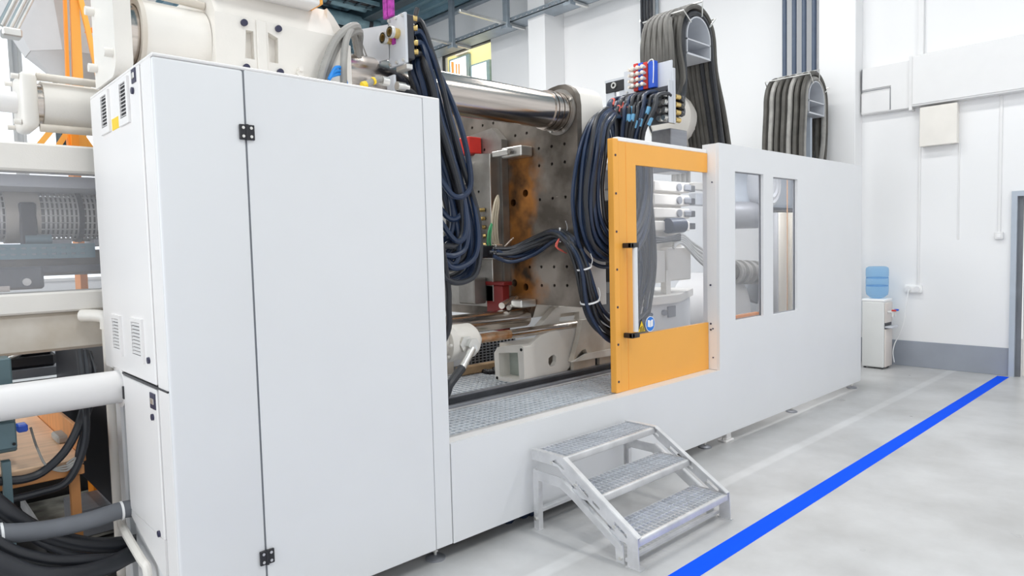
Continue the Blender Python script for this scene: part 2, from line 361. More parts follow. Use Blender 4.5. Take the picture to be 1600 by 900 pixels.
# wall fittings
t = thing('wall_trunking', 'short white trunking box with stepped cover beside the corner pillar', 'trunking', (EX, .3, 3.32))
MB().box(9.81, EX, 0.005, 0.62, 3.33, 3.94, .006).build('trunking_body', 'trunk', t)
MB().plate([(.01, 3.34), (.62, 3.34), (.62, 3.61), (.26, 3.61), (.26, 3.66), (.62, 3.66), (.62, 3.93), (.01, 3.93)], [], 'x', 9.79, 9.81).build('cover_panel', 'trunk', t)
MB().box(9.785, 9.79, .27, .61, 3.35, 3.60, .002).build('cover_panel', 'trunk', t)
MB().tube([(9.788, .615, 3.93), (9.788, .615, 3.635), (9.788, .265, 3.635), (9.788, .265, 3.35)], .006, 5, smooth=False).build('cover_seam', 'darkgrey', t)
t = thing('wall_trunking', 'long white trunking run on the end wall above the door', 'trunking', (EX, -1, 3.3))
MB().box(9.74, EX, -3.5, 0.0, 3.34, 3.97, .006).build('trunking_body', 'trunk', t)
MB().box(9.73, 9.74, -3.5, -.01, 3.36, 3.95, .003).build('cover_panel', 'trunk', t)
MB().box(9.76, EX, -.0, .04, 3.30, 3.98, .003).build('end_collar', 'trunk', t)
o = MB().box(9.83, EX, -.10, -.035, 3.97, 7.05, .004).build('cable_conduit', 'trunk'); tag(o, 'white vertical conduit rising from the trunking to the roof', 'conduit')
o = MB().box(9.862, EX, -.075, -.05, 1.07, 3.34, .003).build('cable_conduit', 'trunk'); tag(o, 'thin white conduit dropping to the double socket by the water cooler', 'conduit')
o = MB().box(9.862, EX, -.935, -.905, 1.72, 3.34, .003).build('cable_conduit', 'trunk'); tag(o, 'thin white conduit dropping to the wall switch near the door', 'conduit')
o = MB().box(9.868, EX, -.505, -.488, 1.65, 2.83, .003).build('cable_conduit', 'trunk'); tag(o, 'very thin white conduit below the ivory junction box', 'conduit')
t = thing('wall_switch', 'small white switch on the wall near the door', 'switch', (EX, -.92, 1.65))
MB().box(9.84, EX, -.965, -.88, 1.64, 1.725, .006).build('switch_box', 'trunk', t); MB().box(9.834, 9.84, -.945, -.90, 1.66, 1.705, .003).build('rocker', 'stickwhite', t)
t = thing('junction_box', 'square ivory junction box under the long trunking', 'junction box', (EX, -.29, 2.82))
MB().box(9.78, EX, -.49, -.09, 2.83, 3.31, .006).build('box_body', 'cream', t); MB().box(9.762, 9.78, -.495, -.085, 2.825, 3.315, .006).build('box_cover', 'cream', t)
t = thing('wall_socket', 'white double socket on the wall above the cooler cord', 'socket', (EX, -.01, .96))
MB().box(9.83, EX, -.11, .09, .97, 1.07, .01, 2).build('socket_box', 'stickwhite', t)
for y in (.04, -.06):
    MB().cyl((9.83, y, 1.02), (9.815, y, 1.02), .034).build('socket_outlet', 'trunk', t)
tag(MB().tube([(9.80, .03, 1.02), (9.79, .05, .85), (9.80, .08, .6), (9.80, .13, .42), (9.78, .18, .30), (9.74, .19, .18), (9.70, .16, .06)], .007).build('power_cord', 'stickwhite'), 'white mains cord hanging from the socket to the water cooler', 'cord')
# slate blue risers on the pillar
for k, y in enumerate((1.64, 1.50, 1.36, 1.22)):
    ph = ['leftmost', 'second from the left', 'third from the left', 'rightmost'][k]
    t = thing('riser_pipe', 'slate blue vertical pipe behind the far hose arch, %s of four' % ph, 'pipe', (9.72, y, 2.2), 'slate blue riser pipes')
    MB().cyl((9.72, y, 2.2), (9.72, y, 7.05), .032, n=16).build('pipe_run', 'pipeblue', t)
    for z in (3.35, 5.6): MB().ring((9.72, y, z), (9.72, y, z + .03), .04, .03, 16).build('pipe_clip', 'zinc', t)
# cable ladder on the wall behind the near arch
t = thing('cable_ladder', 'vertical cable ladder with dark cables high on the end wall', 'cable ladder', (9.8, 4.0, 4.4))
for y in (3.87, 4.17): MB().box(9.80, 9.84, y - .02, y + .02, 3.8, 7.05).build('side_rail', 'tray', t)
for k in range(9): MB().box(9.77, 9.80, 3.85, 4.19, 4.0 + k * .36, 4.03 + k * .36).build('rung', 'zinc', t)
for k in range(4): MB().cyl((9.74, 3.92 + k * .065, 3.8), (9.74, 3.92 + k * .065, 7.05), .024, n=8).build('cable', 'dark', t)

# roof services
t = thing('cable_tray', 'perforated zinc cable tray running under the roof', 'cable tray', (9.3, 8, 6.0))
tz = 5.971
ho = []
for i in range(62):
    y = 4.2 + i * .15; ho.append(rect(y, y + .07, tz + .03, tz + .055))
MB().plate(rect(4.1, 13.6, tz, tz + .085), ho, 'x', 9.20, 9.212).build('tray_wall', 'tray', t)
MB().box(9.20, 9.62, 4.1, 13.6, tz, tz + .012).build('tray_floor', 'tray', t)
MB().box(9.61, 9.62, 4.1, 13.6, tz, tz + .085).build('tray_wall', 'tray', t)
for k, p in enumerate(((9.120,8.462,6.048), (9.120,6.801,5.840), (9.120,5.198,5.831))):
    t = thing('tray_hanger', 'steel cable tray hanger with cantilever arm, %s' % ['farthest one, over the yellow window', 'middle one', 'nearest one at the top of the picture'][k], 'hanger', (p[0], p[1], tz - .1), 'cable tray hangers')
    MB().box(p[0] - .03, p[0] + .05, p[1] - .06, p[1] + .06, tz - .10, 7.05, .004).build('hanger_post', 'tray', t)
    MB().box(p[0] - 1.15, p[0] + .5, p[1] - .03, p[1] + .03, tz - .06, tz - .015, .003).build('cantilever_arm', 'zinc', t)
    MB().box(p[0] - .06, p[0] + .08, p[1] - .085, p[1] + .085, tz - .13, tz - .07, .004).build('end_plate', 'tray', t)
tag(MB().box(8.022, 8.266, 2, 14.2, 6.62, 6.97, .02).build('roof_beam', 'beam'), 'dark roof beam running away towards the rear wall', 'beam')
tag(MB().box(-2, 8.55, 10.75, 11.0, 6.60, 6.97, .02).build('roof_beam', 'beam'), 'dark roof beam crossing the hall above the cream platen', 'beam')
for k, (y, z, r) in enumerate(((10.25, 6.60, .13), (10.0, 6.84, .10), (12.3, 6.5, .16))):
    t = thing('roof_duct', 'teal grey round duct under the roof, %s' % ['lowest and thickest in view', 'tucked just above the thick one', 'farthest one, near the rear wall'][k], 'duct', (5, y, z), 'roof ducts')
    MB().cyl((-1, y, z), (8.5, y, z), r, n=16).build('duct_run', 'duct', t)
    for x in (2.0, 3.7, 5.4, 7.1, 8.2): MB().ring((x, y, z), (x + .08, y, z), r + .02, r - .01, 16).build('duct_collar', 'dark', t)
t = thing('cable_tray', 'dark lattice cable tray hanging under the roof beam', 'cable tray', (5, 9.6, 6.75))
for y in (9.45, 9.75): MB().box(1, 8.4, y - .015, y + .015, 6.72, 6.80).build('side_rail', 'duct', t)
for k in range(28): MB().box(1.1 + k * .26, 1.14 + k * .26, 9.45, 9.75, 6.72, 6.74).build('rung', 'beam', t)
for k in range(3): MB().tube([(1, 9.52 + k * .07, 6.77), (4, 9.54 + k * .07, 6.76), (8.4, 9.52 + k * .07, 6.77)], .025).build('cable', 'black', t)
t = thing('beam_lattice', 'open lattice girder end beside the cable tray hanger', 'girder', (8.95, 10.3, 6.5))
for z in (6.42, 6.6): MB().tube([(8.85, 9.6, z), (8.85, 12, z)], .02).build('chord', 'duct', t)
for k in range(10): MB().tube([(8.85, 9.6 + k * .24, 6.42), (8.85, 9.72 + k * .24, 6.6), (8.85, 9.84 + k * .24, 6.42)], .014, smooth=False).build('lattice_bar', 'duct', t)

# ------------------------------------------------------------------ left machine cabinet
CX0, CX1 = 0.842, 2.233
t = thing('machine_cabinet', 'tall white machine cabinet with hinged front doors at the left', 'cabinet', (1.5, .5, 0))
CAB = t
MB().box(CX0 + .012, CX1 - .004, .022, .90, 1.15, 2.470, .004).build('cabinet_body', 'white', t)
MB().box(CX0 + .012, CX1 - .004, .022, .68, .09, 1.15, .004).build('cabinet_body', 'white', t)
MB().box(CX0, CX1, .0, 1.0, 2.470, 2.484, .004).build('roof_panel', 'white2', t)
MB().box(CX0, 1.198, -.0, .022, .087, 2.470, .012, 3).build('cabinet_door', 'white', t)
d = MB().box(1.2025, 2.122, -.0, .022, .087, 2.470, .004).build('cabinet_door', 'white', t)
MB().box(2.125, CX1, .0, .022, .087, 2.478, .004).build('corner_post', 'white', t)
MB().box(CX1 - .012, CX1, .022, .30, .64, 2.478).build('post_return', 'white', t)
MB().box(1.19, 1.21, .004, .02, .09, 2.47).build('door_gasket', 'darkgrey', t)
MB().box(2.118, 2.13, .006, .02, .09, 2.47).build('door_gasket', 'midgrey', t)
for z in (2.209, .362):
    h = MB().box(1.202, 1.232, -.010, 0, z - .032, z + .032, .002).cyl((1.20, -.008, z - .033), (1.20, -.008, z + .033), .007, n=10).box(1.168, 1.198, -.010, 0, z - .032, z + .032, .002).build('hinge', 'black', t)
    for x in (1.183, 1.217):
        for dz in (-.018, .018): MB().cyl((x, -.010, z + dz), (x, -.0125, z + dz), .0065, n=10).build('screw', 'zinc', h)
# end face (towards -X)
MB().box(CX0, CX0 + .012, .022, .15, .09, 2.47, .003).build('corner_frame', 'white2', t)
MB().box(CX0, CX0 + .012, .88, 1.0, 1.15, 2.47, .003).build('corner_frame', 'white2', t)
sd = MB().box(CX0 - .006, CX0 + .012, .158, .873, 1.160, 2.466, .004).build('service_door', 'white2', t)
def vent(y0, y1, z0, z1, par, m='white2'):
    fr = MB().plate(rect(y0, y1, z0, z1), [rect(y0 + .028, y1 - .028, z0 + .03, z1 - .018)], 'x', CX0 - .016, CX0 - .006).build('vent_frame', m, par)
    MB().box(CX0 - .0085, CX0 - .0065, y0 + .028, y1 - .028, z0 + .03, z1 - .018).build('vent_screen', 'dark', fr)
    n = 9; h = (z1 - z0 - .05) / n
    for i in range(n):
        z = z0 + .034 + i * h; MB().prism([(CX0 - .016, z), (CX0 - .008, z + h * .62), (CX0 - .0065, z + h * .62), (CX0 - .013, z)], 'y', y0 + .028, y1 - .028).build('vent_slat', m, fr)
vent(.612, .765, 2.262, 2.452, sd); vent(.295, .445, 2.258, 2.450, sd)
vent(.630, .795, 1.236, 1.424, sd); vent(.288, .470, 1.238, 1.428, sd)
MB().box(CX0 - .008, CX0 - .006, .470, .590, 2.262, 2.312).build('warning_label', 'yellow', t, 'yellow rectangular label between the upper vents')
q = MB().box(CX0 - .010, CX0 - .006, .190, .245, 2.405, 2.462).build('door_catch', 'navy', t)
MB().box(CX0 - .013, CX0 - .010, .203, .232, 2.422, 2.446, .002).build('catch_plate', 'zinc', q)
for y, z in ((.24, 2.377), (.232, 1.258), (.222, 1.018), (.225, .513)): MB().cyl((CX0 - .006, y, z), (CX0 - .014, y, z), .014, n=14).build('lock', 'navy', t)
MB().box(CX0 - .004, CX0 + .012, .022, .69, 1.146, 1.154).build('door_seam', 'dark', t)
ld = MB().box(CX0 - .006, CX0 + .012, .163, .672, .50, 1.140, .004).prism([(.163, .32), (.163, .5), (.672, .5), (.672, .47)], 'x', CX0 - .006, CX0 + .012).build('service_door', 'white2', t)
q = MB().box(CX0 - .010, CX0 - .006, .175, .245, 1.055, 1.122).build('door_catch', 'navy', ld); MB().box(CX0 - .013, CX0 - .010, .188, .232, 1.075, 1.10, .002).build('catch_plate', 'zinc', q)
MB().box(CX0 - .012, CX0 - .004, .660, .676, 1.03, 1.09, .002).build('hinge', 'black', t)
MB().tube([(CX0 - .02, .80, .42), (CX0 - .035, .70, .405), (CX0 - .035, .42, .345), (CX0 - .03, .36, .325), (CX0 - .03, .345, .23)], .019, n=10, sub=4).build('bumper_rail', 'cream', t)
def level_foot(x, y, top, par, r=.055):
    f = MB().lathe([(r, 0), (r, .008), (r * .8, .014), (.018, .022)], (x, y, 0), 'z', 24).build('levelling_foot', 'midgrey', par)
    MB().cyl((x, y, .018), (x, y, top), .009, n=10).cyl((x, y, .04), (x, y, .05), .016, n=6).build('foot_spindle', 'zinc', f)
level_foot(2.17, .08, .09, t); level_foot(.95, .08, .09, t); level_foot(.95, .6, .09, t); level_foot(2.1, .6, .09, t)

# ------------------------------------------------------------------ front guard: sill and right hand panel in one sheet
t = thing('machine_front_guard', 'long white front guard with two narrow windows and low sill', 'machine guard', (5.5, .2, 0))
wins = [rect(5.300, 5.797, 1.027, 2.278), rect(5.980, 6.478, 1.018, 2.266)]
MB().plate([(2.238, .086), (8.10, .086), (8.10, 2.497), (5.045, 2.492), (5.04, .639), (2.238, .639)], wins, 'y', 0, .025).build('guard_panel', 'white', t)
MB().box(2.238, 5.04, .025, .105, .61, .639, .003).build('sill_top', 'white2', t)
MB().box(5.042, 5.06, .025, .150, .639, 2.49, .002).build('guard_return', 'white2', t)
MB().box(8.07, 8.10, .025, .20, .086, 2.49).build('end_return', 'white', t)
MB().box(5.06, 8.07, .025, .09, 2.47, 2.492).build('panel_flange', 'white2', t)
for i, w in enumerate(wins):
    a0, b0 = w[0]; a1, b1 = w[2]
    g = MB().box(a0 - .02, a1 + .02, .032, .038, b0 - .02, b1 + .02).build('window_pane', 'glass_grey', t)
    MB().plate(rect(a0 - .05, a1 + .05, b0 - .05, b1 + .05), [rect(a0 + .002, a1 - .002, b0 + .006, b1 - .006)], 'y', .039, .045).build('window_frame', 'greyplate', t)
    if i == 0: MB().box(a0 + .005, a1 - .005, .040, .075, b0 + .004, b0 + .03).build('window_ledge', 'orange_dark', t, 'orange ledge below the left pane')
for z in (1.02, .97, 1.34): MB().cyl((5.041, .08, z), (5.036, .08, z), .008, n=10).build('screw', 'navy', t)
for z in (.76, 1.0, 2.2): MB().cyl((5.041, .06, z - .02), (5.036, .06, z - .02), .006, n=10).build('screw', 'navy', t)
for x, y in ((4.95, .09), (6.55, .09), (8.04, .075), (3.3, .3)): level_foot(x, y, .09, t)
f = MB().box(5.17, 5.30, .02, .10, 0, .018, .004).box(5.20, 5.27, .03, .08, .018, .30, .004).build('support_foot', 'white2', t)
for x in (5.185, 5.287): MB().cyl((x, .05, .018), (x, .05, .038), .010, n=6).build('anchor_bolt', 'zinc', f)

# ------------------------------------------------------------------ orange sliding door
t = thing('sliding_door', 'orange sliding guard door with a large glass pane and long handle', 'door', (4.4, .12, .639))
DX0, DX1 = 3.806, 5.036
MB().plate([(DX0 + .06, .640), (DX1, .640), (DX1, 1.030), (4.066, 1.030), (4.066, 2.262), (DX1, 2.262), (DX1, 2.415), (DX0 + .06, 2.415)], [], 'y', .100, .130).build('door_frame', 'orange', t)
MB().box(3.948, 3.951, .0992, .1005, .645, 2.41).build('stile_seam', 'orange_dark', t)
MB().box(DX0, DX0 + .058, .096, .150, .640, 2.432, .004).build('edge_stile', 'orange', t)
MB().box(DX0 + .058, DX1, .104, .15, 2.417, 2.447, .004).build('door_rail', 'stickwhite', t)
MB().box(4.067, 5.034, .106, .112, 1.031, 2.261).build('glass_pane', 'glass', t)
for i in range(7): MB().cyl((DX0 + .022, .0965, .72 + i * .266), (DX0 + .022, .0925, .72 + i * .266), .0085, n=10).build('screw', 'navy', t)
h = MB().cyl((3.955, .035, 1.07), (3.955, .035, 1.67), .019, n=16).build('door_handle', 'white', t, 'pale grey tubular handle')
for z in (1.685, 1.045): MB().box(3.895, 3.985, .020, .052, z - .018, z + .018, .006, 2).box(3.895, 3.925, .020, .100, z - .018, z + .018, .006, 2).build('handle_bracket', 'black', h)
# two safety stickers on the pane
sx = 4.118
w = MB().prism([(sx - .052, 1.042), (sx + .052, 1.042), (sx, 1.140)], 'y', .1035, .106).build('warning_sticker', 'black', t, 'yellow triangular hot surface warning sticker')
MB().prism([(sx - .043, 1.047), (sx + .043, 1.047), (sx, 1.128)], 'y', .1025, .1035).build('sticker_face', 'yellow', w)
for k in (-.018, 0, .018):
    MB().tube([(sx + k, .1020, 1.056), (sx + k + .006, .1020, 1.064), (sx + k - .004, .1020, 1.073), (sx + k + .004, .1020, 1.083 + (.008 if k == 0 else 0))], .0030, 6).build('heat_wave', 'black', w)
MB().box(sx - .028, sx + .028, .1015, .1025, 1.050, 1.054).build('hot_plate', 'black', w)
sx = 4.226
w = MB().cyl((sx, .106, 1.095), (sx, .1035, 1.095), .058, n=28).build('mandatory_sticker', 'stickwhite', t, 'round blue read the manual sticker')
MB().cyl((sx, .1035, 1.095), (sx, .1025, 1.095), .053, n=28).build('sticker_face', 'signblue', w)
for s in (-1, 1): MB().prism([(sx + s * .002, 1.070), (sx + s * .034, 1.077), (sx + s * .034, 1.125), (sx + s * .018, 1.127), (sx + s * .002, 1.118)], 'y', .1015, .1025).build('book_page', 'stickwhite', w)

# ------------------------------------------------------------------ gratings, rails and bed inside the opening
def grating(name, x0, x1, y0, y1, z, px, py, m, par, h=.022, w=.004):
    b = MB(); x = x0
    while x < x1: b.box(x, x + w, y0, y1, z - h, z); x += px
    y = y0
    while y < y1: b.box(x0, x1, y, y + w * 1.3, z - h * .6, z + .001); y += py
    return b.build(name, m, par, kind='stuff')
t = thing('walkway_grating', 'front galvanised walkway grating behind the white sill', 'grating', (3.6, .3, .58))
MB().box(2.24, 5.02, .104, .116, .58, .632).build('edge_seal', 'dark', t)
MB().box(2.24, 5.02, .117, .165, .60, .630, .002).build('edge_bar', 'galv', t)
MB().box(2.24, 5.02, .650, .672, .595, .630, .002).build('edge_bar', 'galv', t)
grating('bar_grid', 2.24, 5.02, .170, .650, .622, .046, .050, 'grate2', t, h=.03, w=.007)
MB().box(2.24, 5.02, .12, .66, .52, .53).build('drip_tray', 'black', t)
t = thing('guide_rail', 'long dark stepped steel rail between the two gratings', 'rail', (3.6, .72, .54))
RT = 0.686
MB().box(2.24, 5.02, .675, .71, .48, .648, .003).build('rail_base', 'midgrey', t); MB().box(2.24, 5.02, .71, .79, .48, RT, .004).build('rail_head', 'dark', t)
MB().box(2.24, 5.02, .725, .775, RT, RT + .006).build('rail_strip', 'midgrey', t)
t = thing('walkway_grating', 'rear galvanised walkway grating under the hydraulic cylinder', 'grating', (3.2, 1.3, .53))
grating('bar_grid', 2.30, 4.3, .84, 1.80, .58, .055, .055, 'grate2', t, h=.025, w=.011)
MB().box(2.30, 4.3, .81, .84, .55, .59).build('edge_bar', 'galv', t); MB().box(2.3, 4.3, 1.80, 1.83, .55, .59).build('edge_bar', 'galv', t)
tag(MB().box(2.24, 4.9, .35, 2.6, 0, .30).box(2.24, 8.0, .80, 2.6, 0.0, .30).box(2.24, 8.0, .64, 2.6, .30, .48).build('machine_bed', 'floor_dark'), 'dark oily machine bed, blackened to the floor for the shadow beneath', 'machine bed')  # lower boxes reach the floor as black shadow under the sill
tag(MB().box(2.24, 8.0, 2.62, 2.70, .0, .95).build('guard_wall', 'white'), 'low white rear guard behind the clamp unit', 'machine guard')
b = MB()
rg = random.Random(5)
for i in range(7): b.ball((2.70 + .05 * i + rg.uniform(-.02, .02), .16 + rg.uniform(-.04, .04), .03), rg.uniform(.03, .05), 8)
tag(b.build('crumpled_rag', 'hose_blue'), 'crumpled dark blue rag on the floor under the machine sill', 'rag')
tag(MB().box(2.26, 3.78, 1.90, 2.4, .48, .98, .02).build('bed_block', 'cream_dirty'), 'worn cream bed block under the mould', 'block')
t = thing('cable_mat', 'black plastic mesh mat hanging over the bed block', 'mat', (3.2, 1.1, .7))
b = MB(); m0 = 3.921; m1 = 4.489; mz = .582; mt = 0.815
n = int((m1 - m0) / .045)
for i in range(n + 1): b.box(m0 + i * .045, m0 + i * .045 + .014, 1.845, 1.855, mz, mt)
for i in range(9): b.box(m0, m1, 1.84, 1.85, mz + (mt - mz) * i / 9, mz + (mt - mz) * i / 9 + .010)
b.build('mat_mesh', 'midgrey', t, kind='stuff'); MB().box(m0, m1, 1.857, 1.87, mz, mt).build('mat_backing', 'hole', t)
b = MB()
for i in range(130):
    x = random.uniform(3.915, 4.222); y = random.gauss(1.62, .05); s = random.uniform(.010, .026); b.ball((x, y, .582 + s * .4), s, 5)
tag(b.build('oily_swarf', 'black'), 'black oily swarf lying on the rear grating', 'swarf', kind='stuff')
tag(MB().box(3.666, 4.120, 1.70, 1.76, .582, .66, .01).build('wood_batten', 'card'), 'rusty brown batten lying on the rear grating', 'batten')

# tie bars
def tie_bar(label, y, z, x0, x1, r):
    t = thing('tie_bar', label, 'tie bar', (x0, y, z)); MB().cyl((x0, y, z), (x1, y, z), r, n=40).build('bar_shaft', 'steel', t); return t
t = tie_bar('thick polished tie bar across the top of the opening', .62, 2.69, 1.9, 3.84, .131)
for i in range(6): MB().ring((3.66 + i * .028, .62, 2.69), (3.682 + i * .028, .62, 2.69), .140 + .004 * (i % 2), .12, 40).build('scraper_ring', 'steel', t)
tie_bar('polished tie bar low behind the hydraulic rod', 1.05, 1.129, 2.0, 3.84, .075)
tie_bar('polished tie bar at the rear top, mostly hidden', 2.05, 2.69, 2.0, 3.84, .131)

# moving platen
t = thing('moving_platen', 'large drilled steel platen with rust stains behind the tie bar', 'platen', (4.1, 1.3, .6))
ho = []
rng = random.Random(3)
for yc, zs in ((.572, (2.451, 2.318, 2.057, 1.79, 1.536, 1.393)), (.704, (2.449, 2.317, 2.057, 1.79, 1.534, 1.39)), (.84, (2.45, 2.317, 2.056, 1.79, 1.533, 1.387)),
               (.969, (2.585, 1.53)), (1.10, (2.582, 2.7, 2.45)), (1.23, (2.72,)), (1.36, (2.72, 2.59)), (1.494, (2.72, 2.59)), (1.63, (2.59, 2.72)), (1.764, (2.852, 2.721, 2.59)), (1.9, (2.72, 2.59))):
    for z in zs: ho.append(circ(yc, z, .0125, 10))
for yc, zc in ((.999, 2.117), (1.142, 2.05), (1.0, 1.62), (1.15, 1.40), (1.02, 1.37)): ho.append(circ(yc, zc, .030, 14))
outl = [(.445, 1.235), (.95, 1.235), (1.0, 1.12), (2.35, 1.12), (2.35, 2.66), (2.25, 2.84), (2.05, 2.88), (1.9, 2.86), (1.2, 2.84), (.82, 2.84), (.76, 2.87), (.70, 2.885), (.62, 2.892), (.55, 2.885), (.49, 2.85), (.455, 2.80), (.443, 2.72)]
MB().plate(outl, ho, 'x', 3.83, 3.88).build('platen_face', 'platen', t)
MB().box(3.881, 3.885, .46, 2.3, 1.245, 2.65).build('hole_backing', 'hole', t)
MB().prism([(a + .004 if a < 1 else a, b_) for a, b_ in outl], 'x', 3.886, 4.14).build('platen_body', 'cream', t)
fl = MB().ring((3.822, .62, 2.69), (3.831, .62, 2.69), .168, .13, 36).build('seal_flange', 'steel_flat', t)
for a in (-60, 35, 150, 250): MB().cyl((3.822, .62 + .15 * math.cos(math.radians(a)), 2.69 + .15 * math.sin(math.radians(a))), (3.812, .62 + .15 * math.cos(math.radians(a)), 2.69 + .15 * math.sin(math.radians(a))), .011, n=12).build('bolt_head', 'zinc', fl)

# mould half on the platen
t = thing('mould_half', 'steel mould half bolted to the drilled platen', 'mould', (3.7, 1.5, 1.2))
pa = MB().plate([(1.19, 1.20), (2.0, 1.20), (2.0, 2.60), (1.30, 2.665), (1.19, 2.56)], [circ(1.40, 2.50, .012, 8), circ(1.40, 2.41, .012, 8)], 'x', 3.76, 3.828).build('clamp_plate', 'steel_flat', t)
MB().plate([(1.215, 1.26), (1.50, 1.26), (1.50, 2.18), (1.46, 2.18), (1.46, 2.42), (1.40, 2.46), (1.215, 2.44)], [circ(1.37, 2.15, .012, 8), circ(1.30, 1.7, .014, 8)], 'x', 3.66, 3.758).build('mould_plate', 'steel_flat', t)
MB().box(3.652, 3.659, 1.212, 1.220, 1.26, 2.44).build('edge_strip', 'zinc', t)
MB().box(3.40, 3.655, 1.50, 1.95, 1.50, 2.20, .015).build('mould_core', 'zinc', t)
MB().box(3.52, 3.655, 1.30, 1.50, 1.24, 1.45, .01).build('mould_foot', 'steel_flat', t)
MB().box(3.30, 3.658, 1.46, 1.9, 2.22, 2.40, .01).build('slide_block', 'zinc', t)
for z in (2.33, 1.75): MB().cyl((2.9, 1.52, z), (3.66, 1.52, z), .045, n=20).build('guide_pin', 'zinc', t)
for z in (1.80, 1.62): MB().box(3.1, 3.6, 1.40, 1.5, z - .03, z + .03, .004).build('cross_bar', 'zinc', t)
for i in range(5): MB().tube([(3.655, 1.30, 2.0 - i * .07), (3.60, 1.32, 1.99 - i * .07), (3.57, 1.35, 1.94 - i * .07)], .016).build('hose_nipple', 'brass', t)
tag(MB().box(3.62, 3.755, 1.427, 1.601, 2.468, 2.603, .006).build('stop_block', 'red'), 'bright red block on top of the mould', 'block')
MBr = thing('stop_block', 'red block low under the mould, painted darker for its shadow', 'block', (3.6, 1.35, 1.02))
MB().box(3.66, 3.74, 1.115, 1.309, 1.02, 1.388, .006).build('block_body', 'shaded_red', MBr); MB().box(3.65, 3.75, 1.089, 1.362, 1.388, 1.419, .006).build('block_cap', 'shaded_red', MBr)
t = thing('mould_clamp', 'shiny steel clamp bar over the rusty platen, upper one', 'clamp', (3.78, 1.0, 2.4))
MB().box(3.70, 3.828, .905, 1.13, 2.395, 2.475, .008).build('clamp_bar', 'zinc', t); MB().box(3.67, 3.705, 1.03, 1.21, 2.41, 2.455, .005).build('clamp_finger', 'zinc', t)
MB().cyl((3.70, 1.0, 2.435), (3.66, 1.0, 2.435), .022, n=6).build('clamp_bolt', 'steel_flat', t)
t = thing('mould_clamp', 'steel clamp rods low on the rusty platen', 'clamp', (3.78, 1.0, 1.2))
MB().box(3.66, 3.828, .90, 1.02, 1.22, 1.28, .008).build('clamp_bar', 'zinc', t); MB().cyl((3.60, 1.06, 1.235), (3.82, 1.16, 1.27), .026, n=14).build('clamp_rod', 'zinc', t); MB().cyl((3.62, 1.0, 1.22), (3.82, 1.12, 1.28), .020, n=14).build('clamp_rod', 'zinc', t)

# hydraulic cylinder and rod
t = thing('hydraulic_cylinder', 'cream hydraulic cylinder with polished rod low in the opening', 'cylinder', (2.6, .62, 1.0))
HY = .84; HZ = 1.040
MB().cyl((2.05, HY, HZ), (2.84, HY, HZ), .089, n=28).build('cylinder_tube', 'cream', t)
MB().cyl((2.837, HY, HZ), (2.89, HY, HZ), .131, n=28).build('flange', 'cream', t)
MB().lathe([(.118, 0), (.124, .02), (.124, .18), (.105, .21), (.06, .216)], (2.89, HY, HZ), 'x', 28).build('end_cap', 'cream', t)
for a in range(8): MB().cyl((2.837, HY + .112 * math.cos(a * PI / 4), HZ + .112 * math.sin(a * PI / 4)), (2.815, HY + .112 * math.cos(a * PI / 4), HZ + .112 * math.sin(a * PI / 4)), .012, n=8).build('cap_screw', 'cream', t)
MB().cyl((3.10, HY, HZ), (4.9, HY, HZ), .035, n=24).build('piston_rod', 'steel', t)
MB().cyl((3.17, HY, HZ), (3.47, HY, HZ), .0355, n=24).build('oil_stain', 'copper', t, 'orange brown oily patch on the rod')
MB().cyl((3.10, HY, HZ), (3.15, HY, HZ), .056, n=20).build('rod_seal', 'zinc', t)
q = MB().cyl((2.985, .74, HZ - .01), (2.985, .67, HZ - .01), .050, n=6).cyl((2.945, .74, HZ - .0), (2.945, .70, HZ - .0), .058, n=6).build('hex_union', 'zinc', t)
pB = (2.973,0.680,1.006); pC = (2.846,0.640,0.896)
MB().cyl((2.985, .70, HZ - .03), pB, .034, n=14).build('hose_neck', 'stickwhite', t)
MB().cyl(pB, pC, .026, n=12).build('hose_ferrule', 'zinc', t)
tag(MB().tube([pC, (2.774,0.620,0.853), (2.703,0.600,0.807), (2.659,0.600,0.739), (2.52, .60, .70)], .029, n=10).build('pressure_hose', 'hose_black'), 'short thick black pressure hose below the cream cylinder', 'hose')

# cream shoe carrying the platen
t = thing('platen_shoe', 'cream cast shoe with a round hole carrying the moving platen', 'casting', (3.9, .8, .70))
SB = 0.650
NX = 3.562; NY = 1.112
MB().plate([(.785, SB), (NY, SB), (NY + .01, SB + .21), (NY - .03, SB + .26), (.82, SB + .30), (.785, SB + .285)], [[(.84, SB + .03), (NY - .05, SB + .03), (NY - .045, SB + .215), (.85, SB + .24)]], 'x', NX, NX + .12).build('hollow_nose', 'cream', t)
MB().box(NX + .115, NX + .125, .82, NY - .03, SB + .02, SB + .25).build('nose_pocket', 'greenish', t)
for y, z in ((.81, SB + .265), (NY - .02, SB + .015)): MB().cyl((NX, y, z), (NX - .004, y, z), .012, n=10).build('screw_hole', 'hole', t)
MB().plate([(NX + .11, SB), (4.002,0.659), (4.127,0.746), (4.257,0.840), (4.311,1.021), (3.879,1.023), (3.756,1.006), (3.628,0.936)], [[(3.835,0.775), (3.836,0.815), (3.866,0.832), (3.902,0.837), (3.924,0.819), (3.923,0.778), (3.900,0.751), (3.856,0.747)]], 'y', .79, .83).build('shoe_plate', 'cream', t)
MB().box(NX + .13, 5.0, .90, 1.2, SB, SB + .27).build('shoe_core', 'cream_dirty', t)
MB().prism([(3.529,0.643), (3.978,0.649), (3.978,0.680), (3.530,0.672)], 'y', .772, .792).build('foot_lip', 'white2', t)
up = MB().plate([(3.856,1.058), (4.045,1.191), (4.240,1.197), (4.503,1.182), (4.499,1.022)], [[(4.105,1.139), (4.335,1.135), (4.333,1.065), (4.088,1.072)]], 'y', .90, .96).build('shoe_arm', 'cream', t)
MB().box(4.1, 4.9, .965, .98, 1.10, 1.22).build('arm_pocket', 'cream_dirty', up)
